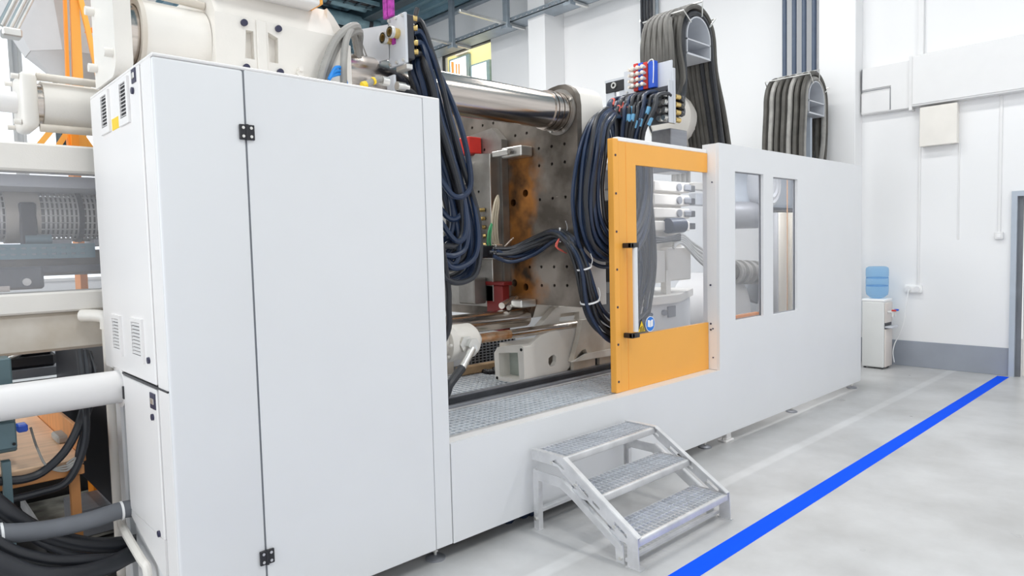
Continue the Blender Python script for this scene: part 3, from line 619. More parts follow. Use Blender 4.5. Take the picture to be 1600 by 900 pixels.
MB().cyl((4.375,0.965,1.090), (4.347,0.940,1.094), .022, n=14).build('arm_bolt', 'zinc', up)
MB().prism([(4.053,0.762), (4.156,0.842), (4.212,0.851), (4.234,0.811), (4.949,0.807), (4.955,1.075), (4.179,1.090), (4.135,0.938)], 'y', .73, .78).build('stepped_block', 'cream_dirty', t)
MB().prism([(4.023,0.768), (4.195,0.813), (4.922,0.812), (4.921,0.750)], 'y', .71, .73).build('block_ledge', 'cream', t)
MB().prism([(4.083,0.756), (4.354,0.751), (4.351,0.650), (4.080,0.652)], 'y', .75, .78).build('bed_shoe', 'cream_dirty', t)
MB().prism([(4.413,0.755), (4.975,0.745), (4.973,0.636), (4.410,0.647)], 'y', .75, .78).build('bed_shoe', 'cream_dirty', t)
MB().box(4.3, 5.1, .78, .79, SB, SB + .35).build('gap_strip', 'dark', t)
MB().cyl((4.590,0.749,0.710), (4.581,0.742,0.711), .05, n=18).build('access_hole', 'hole', t)

# ------------------------------------------------------------------ steps
t = thing('access_steps', 'galvanised three tread access steps at the machine sill', 'steps', (3.28, -.42, 0))
def stringer(x, s):                     # s = -1 left, +1 right; flanges turn towards the treads
    w = .006; inn = -s
    p1 = [(-.04, .487), (-.285, .487), (-.805, .168), (-.815, .0), (-.738, .0), (-.738, .118), (-.655, .172), (-.285, .398), (-.25, .428), (-.04, .428)]
    sl = [[(-.205, .452), (-.235, .468), (-.30, .430), (-.30, .415), (-.262, .436)], [(-.385, .358), (-.385, .378), (-.475, .322), (-.475, .302)], [(-.505, .283), (-.505, .298), (-.555, .268), (-.555, .253)], [(-.655, .198), (-.655, .222), (-.735, .172), (-.735, .150)]]
    a = MB().plate(p1, sl, 'x', x, x + w)
    lo, hi = sorted((x + w / 2, x + w / 2 + inn * .032))
    a.plate([(-.042, .490), (-.286, .490), (-.286, .4845), (-.042, .4845)], [], 'x', lo, hi)
    a.plate([(-.287, .4895), (-.807, .1705), (-.803, .1645), (-.287, .4835)], [], 'x', lo, hi)
    o = a.build('stringer', 'galv', t)
    x2 = x + inn * .010; lo2, hi2 = sorted((x2 + w / 2, x2 + w / 2 + inn * .030))
    p2 = [(-.037, .365), (-.27, .365), (-.70, .105), (-.71, .0), (-.655, .0), (-.65, .075), (-.33, .268), (-.25, .305), (-.078, .305), (-.078, .0), (-.037, .0)]
    b = MB().plate(p2, [], 'x', x2, x2 + w)
    b.plate([(-.0345, .002), (-.0345, .366), (-.0395, .366), (-.0395, .002)], [], 'x', lo2, hi2).plate([(-.0805, .002), (-.0805, .302), (-.0755, .302), (-.0755, .002)], [], 'x', lo2, hi2)
    b.plate([(-.268, .3685), (-.702, .1075), (-.698, .1015), (-.268, .3625)], [], 'x', x - .004, x + w + .004 + .012)
    b.build('support_leg', 'galv', t)
    MB().box(x - .006, x + .045 if s < 0 else x + .012, -.825, -.73, 0, .006).build('foot_plate', 'galv', t)
    MB().box(x2 - .01, x2 + .035, -.085, -.03, 0, .006).build('foot_plate', 'galv', t)
    for yy, zz in ((-.057, .07), (-.69, .03), (-.20, .44), (-.38, .352), (-.65, .19)): MB().cyl((x - .004, yy, zz), (x + w + .004, yy, zz), .010, n=6).build('bolt', 'zinc', t)
stringer(2.812, -1); stringer(3.738, 1)
for y0, y1, z in ((-.283, -.047, .483), (-.545, -.305, .323), (-.805, -.565, .163)):
    r = MB().box(2.832, 3.725, y0, y0 + .028, z - .045, z - .001, .009, 3).box(2.832, 3.725, y1 - .006, y1, z - .04, z - .001).box(2.824, 2.832, y0 + .002, y1 - .001, z - .042, z).box(3.725, 3.733, y0 + .002, y1 - .001, z - .042, z).build('tread', 'galv', t)
    b = MB()
    k = 2.862
    while k < 3.715: b.box(k, k + .0050, y0 + .022, y1 - .004, z - .022, z); k += .0365
    k = y0 + .060
    while k < y1 - .015: b.box(2.834, 3.723, k, k + .004, z - .012, z - .003); k += .045
    b.build('bar_grid', 'grate', r, kind='stuff')
MB().box(2.82, 3.735, -.07, -.035, .10, .125, .003).build('tie_rail', 'galv', t)
MB().box(2.82, 3.735, -.74, -.715, .02, .04, .003).build('tie_rail', 'galv', t)

# ------------------------------------------------------------------ water cooler
t = thing('water_cooler', 'white floor standing water cooler in the corner by the pillar', 'water cooler', (9.55, .31, 0))
MB().box(9.40, 9.68, .19, .46, .02, .875, .02, 3).build('cooler_body', 'coolerw', t)
MB().box(9.40, 9.70, .185, .465, .865, .905, .015, 3).build('bottle_seat', 'stickwhite', t)
MB().box(9.42, 9.66, .172, .19, .03, .52, .008, 2).build('cooler_panel', 'cool2', t)
MB().box(9.42, 9.66, .172, .19, .60, .86, .008, 2).build('tap_panel', 'cool2', t)
MB().box(9.42, 9.66, .185, .19, .52, .60).build('tap_recess', 'dark', t)
MB().box(9.42, 9.66, .10, .19, .535, .56, .008, 2).build('drip_tray', 'greyplate', t)
for x, m in ((9.48, 'red'), (9.58, 'blue')):
    q = MB().cyl((x, .175, .74), (x, .10, .74), .016, n=12).cyl((x, .115, .74), (x, .115, .68), .012, n=12).build('tap', 'coolerw', t)
    MB().box(x - .016, x + .016, .075, .125, .75, .772, .005, 2).build('tap_lever', m, q)
for x in (9.44, 9.64):
    for y in (.22, .43): MB().cyl((x, y, 0), (x, y, .022), .016, n=10).build('foot', 'dark', t)
t = thing('water_bottle', 'blue ribbed water bottle upside down on the cooler', 'bottle', (9.55, .325, .905))
pr = [(.028, -.03), (.03, .0), (.08, .012), (.125, .05), (.132, .09), (.134, .15), (.128, .16), (.128, .17), (.134, .18), (.134, .25), (.126, .262), (.126, .275), (.134, .29), (.134, .375), (.128, .40), (.10, .415), (.02, .415)]
MB().lathe(pr, (9.55, .325, .905), 'z', 36).build('bottle_shell', 'bottle', t)
for z in (.165, .268): MB().ring((9.55, .325, .905 + z - .006), (9.55, .325, .905 + z + .006), .1335, .126, 36).build('bottle_rib', 'bottle', t)

# ------------------------------------------------------------------ hoses
ORD = ['first', 'second', 'third', 'fourth', 'fifth', 'sixth', 'seventh', 'eighth', 'ninth', 'tenth', 'eleventh', 'twelfth', 'thirteenth']
def off(p, dx, dz): return (p[0] + dx, p[1], p[2] + dz)
def hose(pts, r, m, label, group, name='hose', n=8, sub=6):
    return tag(MB().tube(pts, r, n, sub).build(name, m), label, 'hose', group)
# left bundle hanging from the connection block
LO = [(2.278,0.300,2.906), (2.335,0.300,2.917), (2.406,0.300,2.805), (2.473,0.300,2.634), (2.531,0.300,2.439), (2.618,0.300,2.191), (2.708,0.300,1.918), (2.742,0.300,1.704), (2.705,0.300,1.552), (2.602,0.300,1.491), (2.495,0.300,1.500), (2.43,.3,1.56), (2.36,.3,1.75)]
LI = [(2.274,0.300,2.800), (2.308,0.300,2.777), (2.340,0.300,2.712), (2.380,0.300,2.603), (2.419,0.300,2.427), (2.477,0.300,2.249), (2.536,0.300,2.066), (2.568,0.300,1.897), (2.555,0.300,1.795), (2.509,0.300,1.742), (2.471,0.300,1.735), (2.38,.3,1.75), (2.30,.3,1.88)]
k = 0
for row in range(4):
    for c in range(4):
        f = (row + (0.0, .35, .15, .5)[c]) / 3.6
        rg = random.Random(100 + k); p = []; jx = rg.uniform(-.02, .02); jz = rg.uniform(-.03, .03); jy = rg.uniform(-.012, .012)
        for i, (a, b) in enumerate(zip(LO, LI)):
            q = lerp(a, b, f); w = min(1, i / 4)
            p.append((q[0] + (jx + rg.uniform(-.006, .006)) * w, .27 + c * .05 + jy * w + rg.uniform(-.006, .006) * w, q[2] + (jz + rg.uniform(-.008, .008)) * w))
        p[0] = (2.29, .30 + c * .035, 2.965 - row * .06); p[1] = (2.35, .30 + c * .035, 2.965 - row * .06 + .008)
        hose(p, .0175, 'hose_blue' if k % 3 else 'hose_black', 'thick blue black hose in the looped bundle hanging from the left connection block', 'hoses hanging from the left connection block', sub=5); k += 1
# lower loops of the same bundle, turning up behind the cabinet edge
for i in range(4):
    z = 2.02 - i * .13; x = 2.62 - .02 * i; y = .26 + .05 * (i % 2)
    hose([(2.34, y + .1, z + .30), (2.44, y + .06, z + .12), (2.52, y, z - .02), (x, y - .02, z + .02), (x + .02, y, z + .18), (x - .03, y + .02, z + .42), (x - .12, y + .05, z + .65), (x - .20, y + .08, z + .8)], .017, 'hose_blue', 'thinner blue black hose curling in small loops beside the cabinet edge', 'small hose loops beside the cabinet edge', sub=5)
hose([(2.40, .24, 1.72), (2.469,0.280,1.483), (2.469,0.280,1.351), (2.469,0.300,1.198), (2.36, .36, 1.0)], .018, 'hose_black', 'single black hose dropping straight down beside the cabinet edge', 'single hose by the cabinet')

# connection block above the cabinet
t = thing('connection_block', 'grey hydraulic connection block with two round couplings above the cabinet', 'connection block', (2.2, .35, 2.7))
fy0 = 0.240; fy1 = 0.408
MB().box(2.20, 2.215, fy0, fy1, 2.715, 2.985, .003).build('face_plate', 'greyplate', t)
MB().box(2.215, 2.262, fy0 + .005, fy1 - .01, 2.74, 2.98, .004).build('block_body', 'dark', t)
cps = ((0.427,2.872), (0.356,2.876))
for y, z in ((fy0 + .145, 2.87), (fy0 + .075, 2.885)):
    q = MB().ring((2.20, y, z), (2.145, y, z), .028, .018, 24).build('coupling', 'brass', t)
    MB().ring((2.165, y, z), (2.145, y, z), .033, .020, 24).build('coupling_collar', 'zinc', q); MB().cyl((2.19, y, z), (2.18, y, z), .019).build('coupling_bore', 'hole', q)
MB().box(2.192, 2.20, fy0 + .095, fy0 + .125, 2.835, 2.915).build('marking_strip', 'magenta', t)
for y in (fy0 + .02, fy1 - .02, (fy0 + fy1) / 2):
    for z in (2.73, 2.97): MB().cyl((2.20, y, z), (2.188, y, z), .009, n=8).build('screw', 'zinc', t)
for i in range(4):
    z = 2.965 - i * .05 - (.03 if i > 1 else 0)
    MB().cyl((2.262, fy0 + .02, z), (2.285, fy0 + .01, z), .016, n=12).cyl((2.262, fy0 + .07, z), (2.285, fy0 + .07, z), .016, n=12).build('hose_fitting', 'brass', t)
q = MB().tube([(2.240,0.260,2.854), (2.254,0.260,2.898), (2.273,0.260,2.950)], .007, smooth=False).build('lever', 'zinc', t)
MB().tube([(2.269,0.260,2.939), (2.279,0.260,2.972), (2.298,0.260,3.028)], .013, 10, smooth=False).build('lever_grip', 'black', q)
MB().box(2.21, 2.25, fy0 + .01, fy1 - .05, 2.685, 2.715, .004).build('manifold_bar', 'zinc', t)
t = thing('cable_bracket', 'grey sheet metal bracket with cable slots beside the connection block', 'bracket', (2.15, .55, 2.5))
MB().prism([(0.534,2.665), (0.643,2.700), (0.707,3.003), (0.396,2.956), (0.401,2.767), (0.507,2.775)], 'x', 2.20, 2.212).build('bracket_plate', 'greyplate', t)
MB().prism([(0.818,2.778), (0.834,2.758), (0.637,2.756), (0.635,2.775)], 'x', 2.17, 2.19).build('terminal_strip', 'card', t)
MB().prism([(0.646,2.747), (0.644,2.761), (0.595,2.759), (0.596,2.744)], 'x', 2.16, 2.17).build('terminal_end', 'red', t)
def sling(xc, yc, z0, z1):
    t = thing('lifting_sling', 'purple patterned lifting sling hanging above the connection block', 'sling', (xc, yc, z0))
    for s in (-1, 1): MB().box(xc - .012, xc + .012, yc + s * .024 - .020, yc + s * .024 + .020, z0, z1, .004).build('webbing', 'magenta', t)
sling(2.19, .38, 2.985, 5.2)
# pale hoses arching left of the bracket
PA = [(1.743,0.360,2.566), (1.776,0.360,2.662), (1.833,0.360,2.782), (1.919,0.380,2.869), (2.010,0.420,2.910), (2.08, .54, 2.86), (2.12, .60, 2.64), (2.14, .62, 2.38)]
for i in range(2): hose([(x + i * .030, y + .03 * i, z - .012 * i) for x, y, z in PA], .021, 'hose_light', 'pale grey hose arching over the cabinet top beside the bracket', 'pale hoses arching over the cabinet top')
PB = [(1.868,0.340,2.574), (1.872,0.340,2.673), (1.895,0.350,2.791), (1.961,0.400,2.879), (2.06, .52, 2.84), (2.12, .56, 2.62), (2.14, .58, 2.38)]
hose(PB, .019, 'hose_light', 'pale grey hose standing upright in front of the bracket', 'upright pale hose')
for i in range(6):
    hose([(2.10 + .008 * i, .60, 2.90), (2.11 + .012 * i, .585, 2.80), (2.13 + .02 * i, .575, 2.66)], .006, 'hose_light' if i % 2 else 'stickwhite', 'thin pale wire fanning down the bracket into the terminal strip', 'thin wires on the bracket', 'wire', 6, 4)
for i in range(3):
    hose([(1.778,0.330,2.578), (1.80 + .01 * i, .33, 2.60 + .022 * i), (1.87, .35, 2.615 + .012 * i), (1.91, .36, 2.53)], .009, 'hose_cyan', 'bright blue air line showing above the cabinet top', 'blue air lines')
t = thing('hose_union', 'grey elbow fitting with yellow ties on the cabinet top', 'fitting', (2.1, .25, 2.55))
MB().tube([(1.944,0.270,2.558), (1.991,0.270,2.585), (2.039,0.270,2.605), (2.087,0.270,2.605)], .017).build('elbow_pipe', 'hose_light', t)
MB().tube([(1.935,0.268,2.557), (1.958,0.268,2.566)], .020, smooth=False).build('yellow_tie', 'yellow', t); MB().tube([(1.998,0.268,2.589), (2.010,0.268,2.594)], .020, smooth=False).build('yellow_tie', 'yellow', t)
MB().box(2.16, 2.175, 0.306, 0.381, 2.49, 2.657, .003).build('fitting_plate', 'greyplate', t)
MB().cyl((2.055,0.270,2.601), (2.095,0.270,2.600), .026, n=12).build('union_nut', 'zinc', t)
t = thing('hose_union', 'silver union with short black hose on the cabinet edge', 'fitting', (2.2, .25, 2.5))
MB().cyl((2.159,0.280,2.590), (2.209,0.280,2.590), .024, n=12).build('union_nut', 'zinc', t); MB().cyl((2.209,0.280,2.590), (2.234,0.280,2.587), .019, n=12).build('hose_collar', 'zinc', t)
MB().tube([(2.217,0.280,2.584), (2.268,0.280,2.563), (2.292,0.280,2.524), (2.36, .28, 2.42)], .016).build('hose_tail', 'hose_black', t)

# ------------------------------------------------------------------ manifold on the right and its hoses
t = thing('hose_manifold', 'grey hose manifold with coloured valve blocks above the orange door', 'manifold', (4.85, .5, 2.6))
MB().box(4.80, 4.815, .272, .752, 2.965, 3.165, .002).build('back_plate', 'greyplate', t)
MB().box(4.77, 4.815, .272, .752, 2.925, 2.962, .003).build('dark_ledge', 'dark', t)
MB().box(4.82, 4.86, .275, .74, 2.68, 2.925, .004).build('manifold_body', 'darkgrey', t)
MB().box(4.74, 4.80, .262, .272, 2.66, 3.0, .002).build('end_plate', 'greyplate', t); MB().box(4.80, 4.83, .258, .272, 2.66, 3.10, .002).build('end_plate', 'greyplate', t)
for k, (y0, y1, m) in enumerate(((.575, .620, 'red'), (.525, .572, 'blue'), (.478, .522, 'red'), (.405, .472, 'blue'))):
    q = MB().box(4.755, 4.80, y0, y1, 2.968, 3.195 - .004 * k, .004).build('valve_block', m, t)
    if k < 3:
        for j in range(4):
            z = 3.145 - j * .047; yc = (y0 + y1) / 2
            MB().cyl((4.755, yc, z), (4.71, yc, z), .011, n=10).lathe([(.006, 0), (.016, .006), (.017, .03), (.010, .036)], (4.70, yc, z), 'x', 12).build('valve_knob', 'ivory', q)
for j in range(4): MB().cyl((4.79, .622, 3.145 - j * .047), (4.72, .645, 3.145 - j * .047), .013, n=10).build('valve_knob', 'ivory', t)
for y in (.30, .60, .72): MB().cyl((4.80, y, 2.985), (4.79, y, 2.985), .010, n=8).build('bolt', 'zinc', t)
for i in range(2):
    for j in range(4):
        y = .292 + i * .048; z = 2.885 - j * .062
        MB().cyl((4.83, y, z), (4.70, y, z), .020, n=12).cyl((4.745, y, z), (4.715, y, z), .026, n=6).build('hose_fitting', 'zinc', t)
        MB().cyl((4.86, y, z), (4.93, y, z), .022, n=12).build('hose_fitting', 'brass', t)
MB().tube([(4.75, .47, 3.17), (4.745, .44, 3.19), (4.745, .41, 3.17), (4.745, .415, 3.0)], .004, 6).build('air_line', 'stickwhite', t)
t = thing('terminal_column', 'dark grey column of terminal boxes half hidden behind the coiled hoses', 'terminal column', (4.35, .6, .96))
MB().box(4.25, 4.40, .40, .62, .96, 2.34, .01).build('column_body', 'greyplate', t)
for k in range(5): MB().box(4.225, 4.25, .43, .58, 2.12 - k * .24, 2.28 - k * .24, .008).build('terminal_box', 'dark' if k % 2 else 'midgrey', t)
t = thing('limit_bracket', 'black bracket with round sensor beside the manifold', 'bracket', (4.82, .85, 2.8))
MB().box(4.80, 4.83, .755, .955, 3.015, 3.105, .004).build('sensor_block', 'black', t); MB().ring((4.80, .855, 3.068), (4.785, .855, 3.068), .027, .014, 20).build('sensor_ring', 'zinc', t)
MB().box(4.80, 4.83, .75, .96, 3.105, 3.125).build('bracket_cap', 'greyplate', t)
MB().box(4.805, 4.835, .86, .955, 2.55, 3.015, .003).build('bracket_post', 'greyplate', t); MB().box(4.805, 4.835, .755, .81, 2.55, 3.015, .003).build('bracket_post', 'greyplate', t)
# short hoses that leave the manifold and drop behind the door
k = 0
for i in range(13):
    for lay in range(2):
        if lay and i > 9: continue
        rg = random.Random(300 + k)
        y = .70 - i * .036; z = 2.905 - lay * .07 - (.03 if i > 9 else 0)
        m = 'hose_blue' if i < 3 or (i % 4 == 1) else 'hose_black'
        dx = .16 + .05 * (12 - i) / 12 + rg.uniform(-.02, .03) + lay * .04
        zz = 1.25 + rg.uniform(-.06, .25)
        x2 = 4.70 - dx
        yl = .29 + (y - .24) * .60
        pts = [(4.77, y, z), (4.71, y, z + .012), (x2 + .05, y - .015, z - .03), (x2, y - .03, z - .13), (x2 - .03, yl + .03, z - .35), (x2 + .0, yl, 2.2), (x2 + .07 + rg.uniform(-.05, .05), yl * .5 + .17, 1.75), (x2 + .08 + rg.uniform(-.05, .05), yl * .5 + .17, 1.45), (x2 - .0, yl * .5 + .2, zz - .2)]
        o = hose(pts, .0155, m, 'dark hose dropping from the manifold over the orange door, %s row, %s from the left' % (('upper', 'lower')[lay], ORD[i]), 'hoses dropping from the manifold')
        if rg.random() < .75 or i > 5:
            a = Vector(pts[2 if i < 6 else 3]); b = Vector(pts[3 if i < 6 else 4]); f = rg.uniform(.2, .8) if i < 6 else rg.uniform(.0, .45); c = a.lerp(b, f); d = (b - a).normalized() * .03
            mk = MB().tube([c - d, c + d], .0185, 10, smooth=False).build('marker_band', 'bandred' if i < 6 else 'bandblue', o)
        k += 1
# wide coils hanging left of the door
RO = [(4.86, .90, 2.80), (4.152,0.400,2.720), (3.957,0.340,2.659), (3.829,0.320,2.556), (3.710,0.300,2.340), (3.654,0.300,2.069), (3.655,0.300,1.867), (3.706,0.300,1.700), (3.822,0.300,1.596), (3.983,0.300,1.553), (4.175,0.300,1.581), (4.376,0.320,1.749), (4.521,0.360,2.054), (4.538,0.380,2.360)]
RI = [(4.86, .78, 2.76), (4.270,0.420,2.678), (4.097,0.340,2.609), (3.987,0.320,2.521), (3.912,0.310,2.333), (3.858,0.300,2.122), (3.847,0.300,1.961), (3.880,0.300,1.846), (3.958,0.300,1.761), (4.063,0.300,1.732), (4.187,0.300,1.760), (4.329,0.320,1.873), (4.454,0.360,2.102), (4.488,0.380,2.381)]
k = 0
for row in range(7):
    for c in range(3):
        rg = random.Random(500 + k); f = (row + (0, .4, .2)[c]) / 6.6; p = []; jx = rg.uniform(-.014, .014); jz = rg.uniform(-.035, .035)
        for i, (a, b) in enumerate(zip(RO, RI)):
            q = lerp(a, b, f); w = min(1, max(0, i - 1) / 3)
            p.append((q[0] + (jx + rg.uniform(-.006, .006)) * w, max(.215, q[1] + (-.07 + c * .055) * w + rg.uniform(-.006, .006) * w), q[2] + (jz + rg.uniform(-.01, .01)) * w))
        hose(p, .0155, 'hose_blue' if (row + c) % 3 else 'hose_black', 'blue black hose in the wide coil hanging left of the orange door', 'coiled hoses left of the orange door', sub=5); k += 1
# hoses from the mould to behind the door
BL = [(3.526,1.050,1.662), (3.651,0.980,1.664), (3.769,0.850,1.729), (3.757,0.600,1.786), (3.696,0.400,1.720), (3.722,0.330,1.549), (3.750,0.310,1.364), (3.826,0.300,1.196), (3.961,0.280,1.081), (4.215,0.280,1.016), (4.451,0.300,1.091)]
for i in range(11):
    rg = random.Random(700 + i); u = (i % 4) / 3 - .5; v = (i // 4) / 2 - .5; p = []
    for j, q in enumerate(BL):
        sp = .045 if j > 1 else .03
        sag = .05 * (j in (1, 2)) * (i % 3 == 0)
        out = (.12 * u if j >= 6 else 0.03 * u)
        p.append((q[0] + u * sp * 1.4 + rg.uniform(-.012, .012), max(.19, q[1] + v * sp * 1.5), q[2] + v * sp - sag + u * .04 + (out * .8 if j >= 6 else 0)))
    hose(p, .0145, 'hose_black' if i % 3 else 'hose_blue', 'black cable of the tied bundle crossing from the mould to the door', 'tied cables crossing from the mould', 'cable', sub=5)
def cable_tie(c, d, r, label):
    c = Vector(c); d = Vector(d).normalized() * .006
    t = thing('cable_tie', label, 'cable tie', c); MB().ring(c - d, c + d, r, r - .006, 20).build('tie_band', 'stickwhite', t)
    s = d.cross(Vector((0, 1, 0))).normalized(); MB().tube([c + Vector((0, -r, 0)), c + Vector((0, -r - .02, .05)), c + Vector((-.03, -r - .03, .10))], .003, 5).build('tie_tail', 'stickwhite', t)
cable_tie((3.759,0.570,1.775), (1, -1, 0), .055, 'white cable tie on the top of the crossing cable bundle')
cable_tie((3.743,0.330,1.534), (.3, 0, -1), .062, 'white cable tie round the bundle where it turns down')
cable_tie((3.771,0.300,1.293), (.3, 0, -1), .075, 'white cable tie round the bundle low beside the door')
for s in (0, 1): hose([(3.697,0.500,1.769), off((3.625,0.480,1.691), -.014 * s, 0), off((3.693,0.480,1.657), .035 * s, -.018 * s)], .004, 'bandred', 'thin red wire end hanging from the cable bundle', 'red wire ends', 'wire', 5, 4)
t = thing('cable_plug', 'black multi pole plug on the mould with metal clamp', 'plug', (3.6, 1.2, 1.65))
pp = (3.611,1.160,1.662)
MB().box(pp[0] - .20, pp[0] + .0, 1.12, 1.26, pp[2] - .05, pp[2] + .05, .01).build('plug_body', 'black', t); MB().box(pp[0] - .02, pp[0] + .06, 1.10, 1.26, pp[2] - .062, pp[2] + .055, .006).build('plug_clamp', 'zinc', t)
for dz in (-.045, .045): MB().cyl((pp[0] - .42, 1.15, pp[2] + dz), (pp[0] - .1, 1.15, pp[2] + dz), .010, n=8).build('tie_rod', 'zinc', t)
for i in range(3): hose([(3.681,1.160,2.103), off((3.609,1.120,2.038), .02 * i, 0), off((3.568,1.110,1.902), .024 * i, 0), off((3.588,1.130,1.768), .024 * i, 0), off((3.668,1.170,1.686), .012 * i, 0)], .010, 'hose_beige', 'beige water hose running down the mould plate', 'beige mould hoses')
for i in range(2): hose([(3.584,1.120,1.903), off((3.523,1.100,1.827), .02 * i, 0), off((3.524,1.120,1.738), .024 * i, 0), off((3.562,1.150,1.678), .03 * i, 0)], .008, 'hose_green', 'green air hose curving down the mould plate', 'green mould hoses')
tag(MB().tube([(3.681,1.100,1.695), (3.800,1.120,1.765)], .008).build('hex_key', 'zinc'), 'bent steel key sticking out beside the mould plug', 'key')

# ------------------------------------------------------------------ hose arches
def saddle(label, x, y0, y1, z, r):
    t = thing('hose_saddle', label, 'saddle', (x, y0, z - r * .8))
    n = 18; o = [(x + r * math.cos(PI * i / n), z + r * math.sin(PI * i / n)) for i in range(n + 1)]
    inn = [(x + (r - .012) * math.cos(PI * i / n), z + (r - .012) * math.sin(PI * i / n)) for i in range(n + 1)][::-1]
    MB().plate([(x + r, z - r * .75)] + o + [(x - r, z - r * .75), (x - r + .012, z - r * .75)] + inn[::1] + [(x + r - .012, z - r * .75)], [], 'y', y0, y1).build('saddle_shell', 'greyplate', t)
    MB().plate([(x + r - .012, z - r * .7), (x + r - .012, z)] + inn[::-1] + [(x - r + .012, z - r * .7)], [], 'y', y0 + (y1 - y0) * .55, y0 + (y1 - y0) * .57).build('saddle_web', 'greyplate', t)
    MB().box(x - r, x + r, y0, y1, z - r * .16, z - r * .10).build('saddle_shelf', 'greyplate', t)
    MB().box(x - r, x + r, y0, y1, z - r * .80, z - r * .72).build('saddle_floor', 'greyplate', t)
    return t
AX, AZ, AR = 5.452, 3.48, .195
st = saddle('grey half round hose saddle in the near hose arch', AX, .42, .80, AZ, AR)
def keeper(par, x, z, y0, y1, ang, r0, r1):
    c, s = math.cos(ang), math.sin(ang)
    b = MB(); p = Vector((x + c * r1, 0, z + s * r1)); q = Vector((x + c * r0, 0, z + s * r0))
    b.tube([(q.x, y0, q.z), (p.x, y0, p.z), (p.x, y1, p.z), (q.x, y1, q.z)], .008, 6, smooth=False)
    b.build('hose_keeper', 'zinc', par)
for a in (85, 42, 145): keeper(st, AX, AZ, .40, .82, math.radians(a), AR, AR + .135)
k = 0
for lay in range(2):
    for i in range(8):
        rg = random.Random(900 + k); y = .445 + i * .046; R = AR + .030 + lay * .058
        if i < 3:
            p = [(4.93, .292 + .048 * lay, 2.885 - .062 * i), (5.02, .32 + .04 * lay, 2.89 - .05 * i), (5.12 - .02 * lay, .36 + .05 * i, 3.08), (AX - R - .015, y - .01, 3.36)]
        else:
            ys = .33 + .062 * (i - 3) + .03 * lay
            p = [(4.88, ys, 2.96), (4.885, ys, 3.16), (4.93 + .02 * (1 - lay), ys + (y - ys) * .2, 3.38), (5.10 + .03 * (1 - lay), ys + (y - ys) * .7, 3.60)]
        for w in range(0 if i < 3 else 2, 7):
            an = PI - PI * (w + .3) / 6.6
            p.append((AX + R * math.cos(an) * (1 + .0 * lay), y, AZ + R * math.sin(an)))
        p += [(AX + R + .05, y + .01, 3.25), (AX + R + .16 + .05 * lay, y + .02, 2.9), (AX + R + .27 + .07 * lay, y + .02, 2.46)]
        hose(p, .0265, 'hose_grey' if rg.random() < .8 else 'hose_black', 'thick grey black hose over the near saddle, %s layer, %s from its near end' % (('inner', 'outer')[lay], ORD[i]), 'hoses over the near saddle', sub=4); k += 1
BX, BZ, BR = 9.10, 3.50, .24
st = saddle('pale half round hose saddle in the far hose arch', BX, .92, 1.45, BZ, BR)
for a in (85, 30, 130): keeper(st, BX, BZ, .90, 1.50, math.radians(a), BR, BR + .15)
k = 0
for lay in range(2):
    for i in range(7):
        rg = random.Random(1200 + k); y = .95 + i * .082; R = BR + .035 + lay * .068
        m = 'hose_grey' if (i + lay) % 3 else 'hose_light'
        p = [(BX - R - .10, y - .02, 2.0), (BX - R - .07, y - .01, 2.5), (BX - R - .05, y, 2.95), (BX - R - .01, y, 3.35)]
        for w in range(7):
            an = PI - PI * (w + .3) / 6.6; p.append((BX + R * math.cos(an), y, BZ + R * math.sin(an)))
        p += [(BX + R + .01, y, 3.3), (BX + R - .01, y, 2.95), (BX + R - .02, y + rg.uniform(-.05, .05), 2.5), (BX + R - .03, y, 2.0)]
        hose(p, .031, m, 'dusty %s hose over the far saddle, %s layer, %s from its near end' % ('pale' if m == 'hose_light' else 'dark grey', ('inner', 'outer')[lay], ORD[i]), 'hoses over the far saddle', sub=4); k += 1
tag(MB().box(9.05, 9.10, .98, 1.4, 2.0, 3.28, .004).build('saddle_post', 'doorblue'), 'blue grey post standing inside the far hose arch', 'post')

# ------------------------------------------------------------------ cream machine parts behind the door and windows
t = thing('drive_motor', 'large cream round motor behind the hose manifold', 'motor', (5.3, 1.0, 2.4))
mc = (5.698,0.920,2.888)
MB().lathe([(.05, -.05), (.14, -.045), (.20, 0), (.245, .02), (.25, .06), (.25, .12), (.23, .14), (.23, .45), (.18, .50), (.05, .51)], mc, 'x', 36).build('motor_shell', 'cream', t)
MB().tube([(mc[0] - .01, mc[1] + .205 * math.cos(a), mc[2] + .205 * math.sin(a)) for a in [i * PI / 10 - 2.2 for i in range(13)]], .009).build('motor_cable', 'black', t)
MB().cyl((5.956,0.920,3.091), (6.097,0.920,3.273), .06, .085, 20).build('oil_port', 'cream', t)
MB().box(5.0, 5.25, .42, .62, 2.30, 2.664, .006).build('grey_cover', 'midgrey', t)
t = thing('valve_stack', 'cream hydraulic valve stack with round bolts behind the door glass', 'valve stack', (5.4, 1.0, 1.25))
VY = .75
vx0, vx1, vxb, vxc, vxd = 5.219, 5.809, 5.611, 5.754, 5.877
for k, (za, zb) in enumerate(((2.169, 2.264), (2.044, 2.145), (1.924, 2.020), (1.805, 1.900))):
    q = MB().box(vx0, vx1, VY, 1.3, za, zb, .01).build('valve_plate', 'cream', t); zc = (za + zb) / 2
    if k < 3:
        MB().cyl((vxb, VY, zc), (vxb, VY - .02, zc), .036, n=16).build('bolt_head', 'midgrey', q)
        MB().box(vxc - .06, vxc + .06, VY - .02, VY, zc - .032, zc + .032, .012).build('cover_plug', 'midgrey', q)
    MB().box(vx1, vxd + .06, VY + .02, VY + .12, zc - .03, zc + .03, .004).build('plug_cap', 'dark', q)
MB().box(vx0 + .02, vx1 - .06, VY + .05, 1.3, 1.331, 2.264, .02).build('stack_core', 'cream', t)
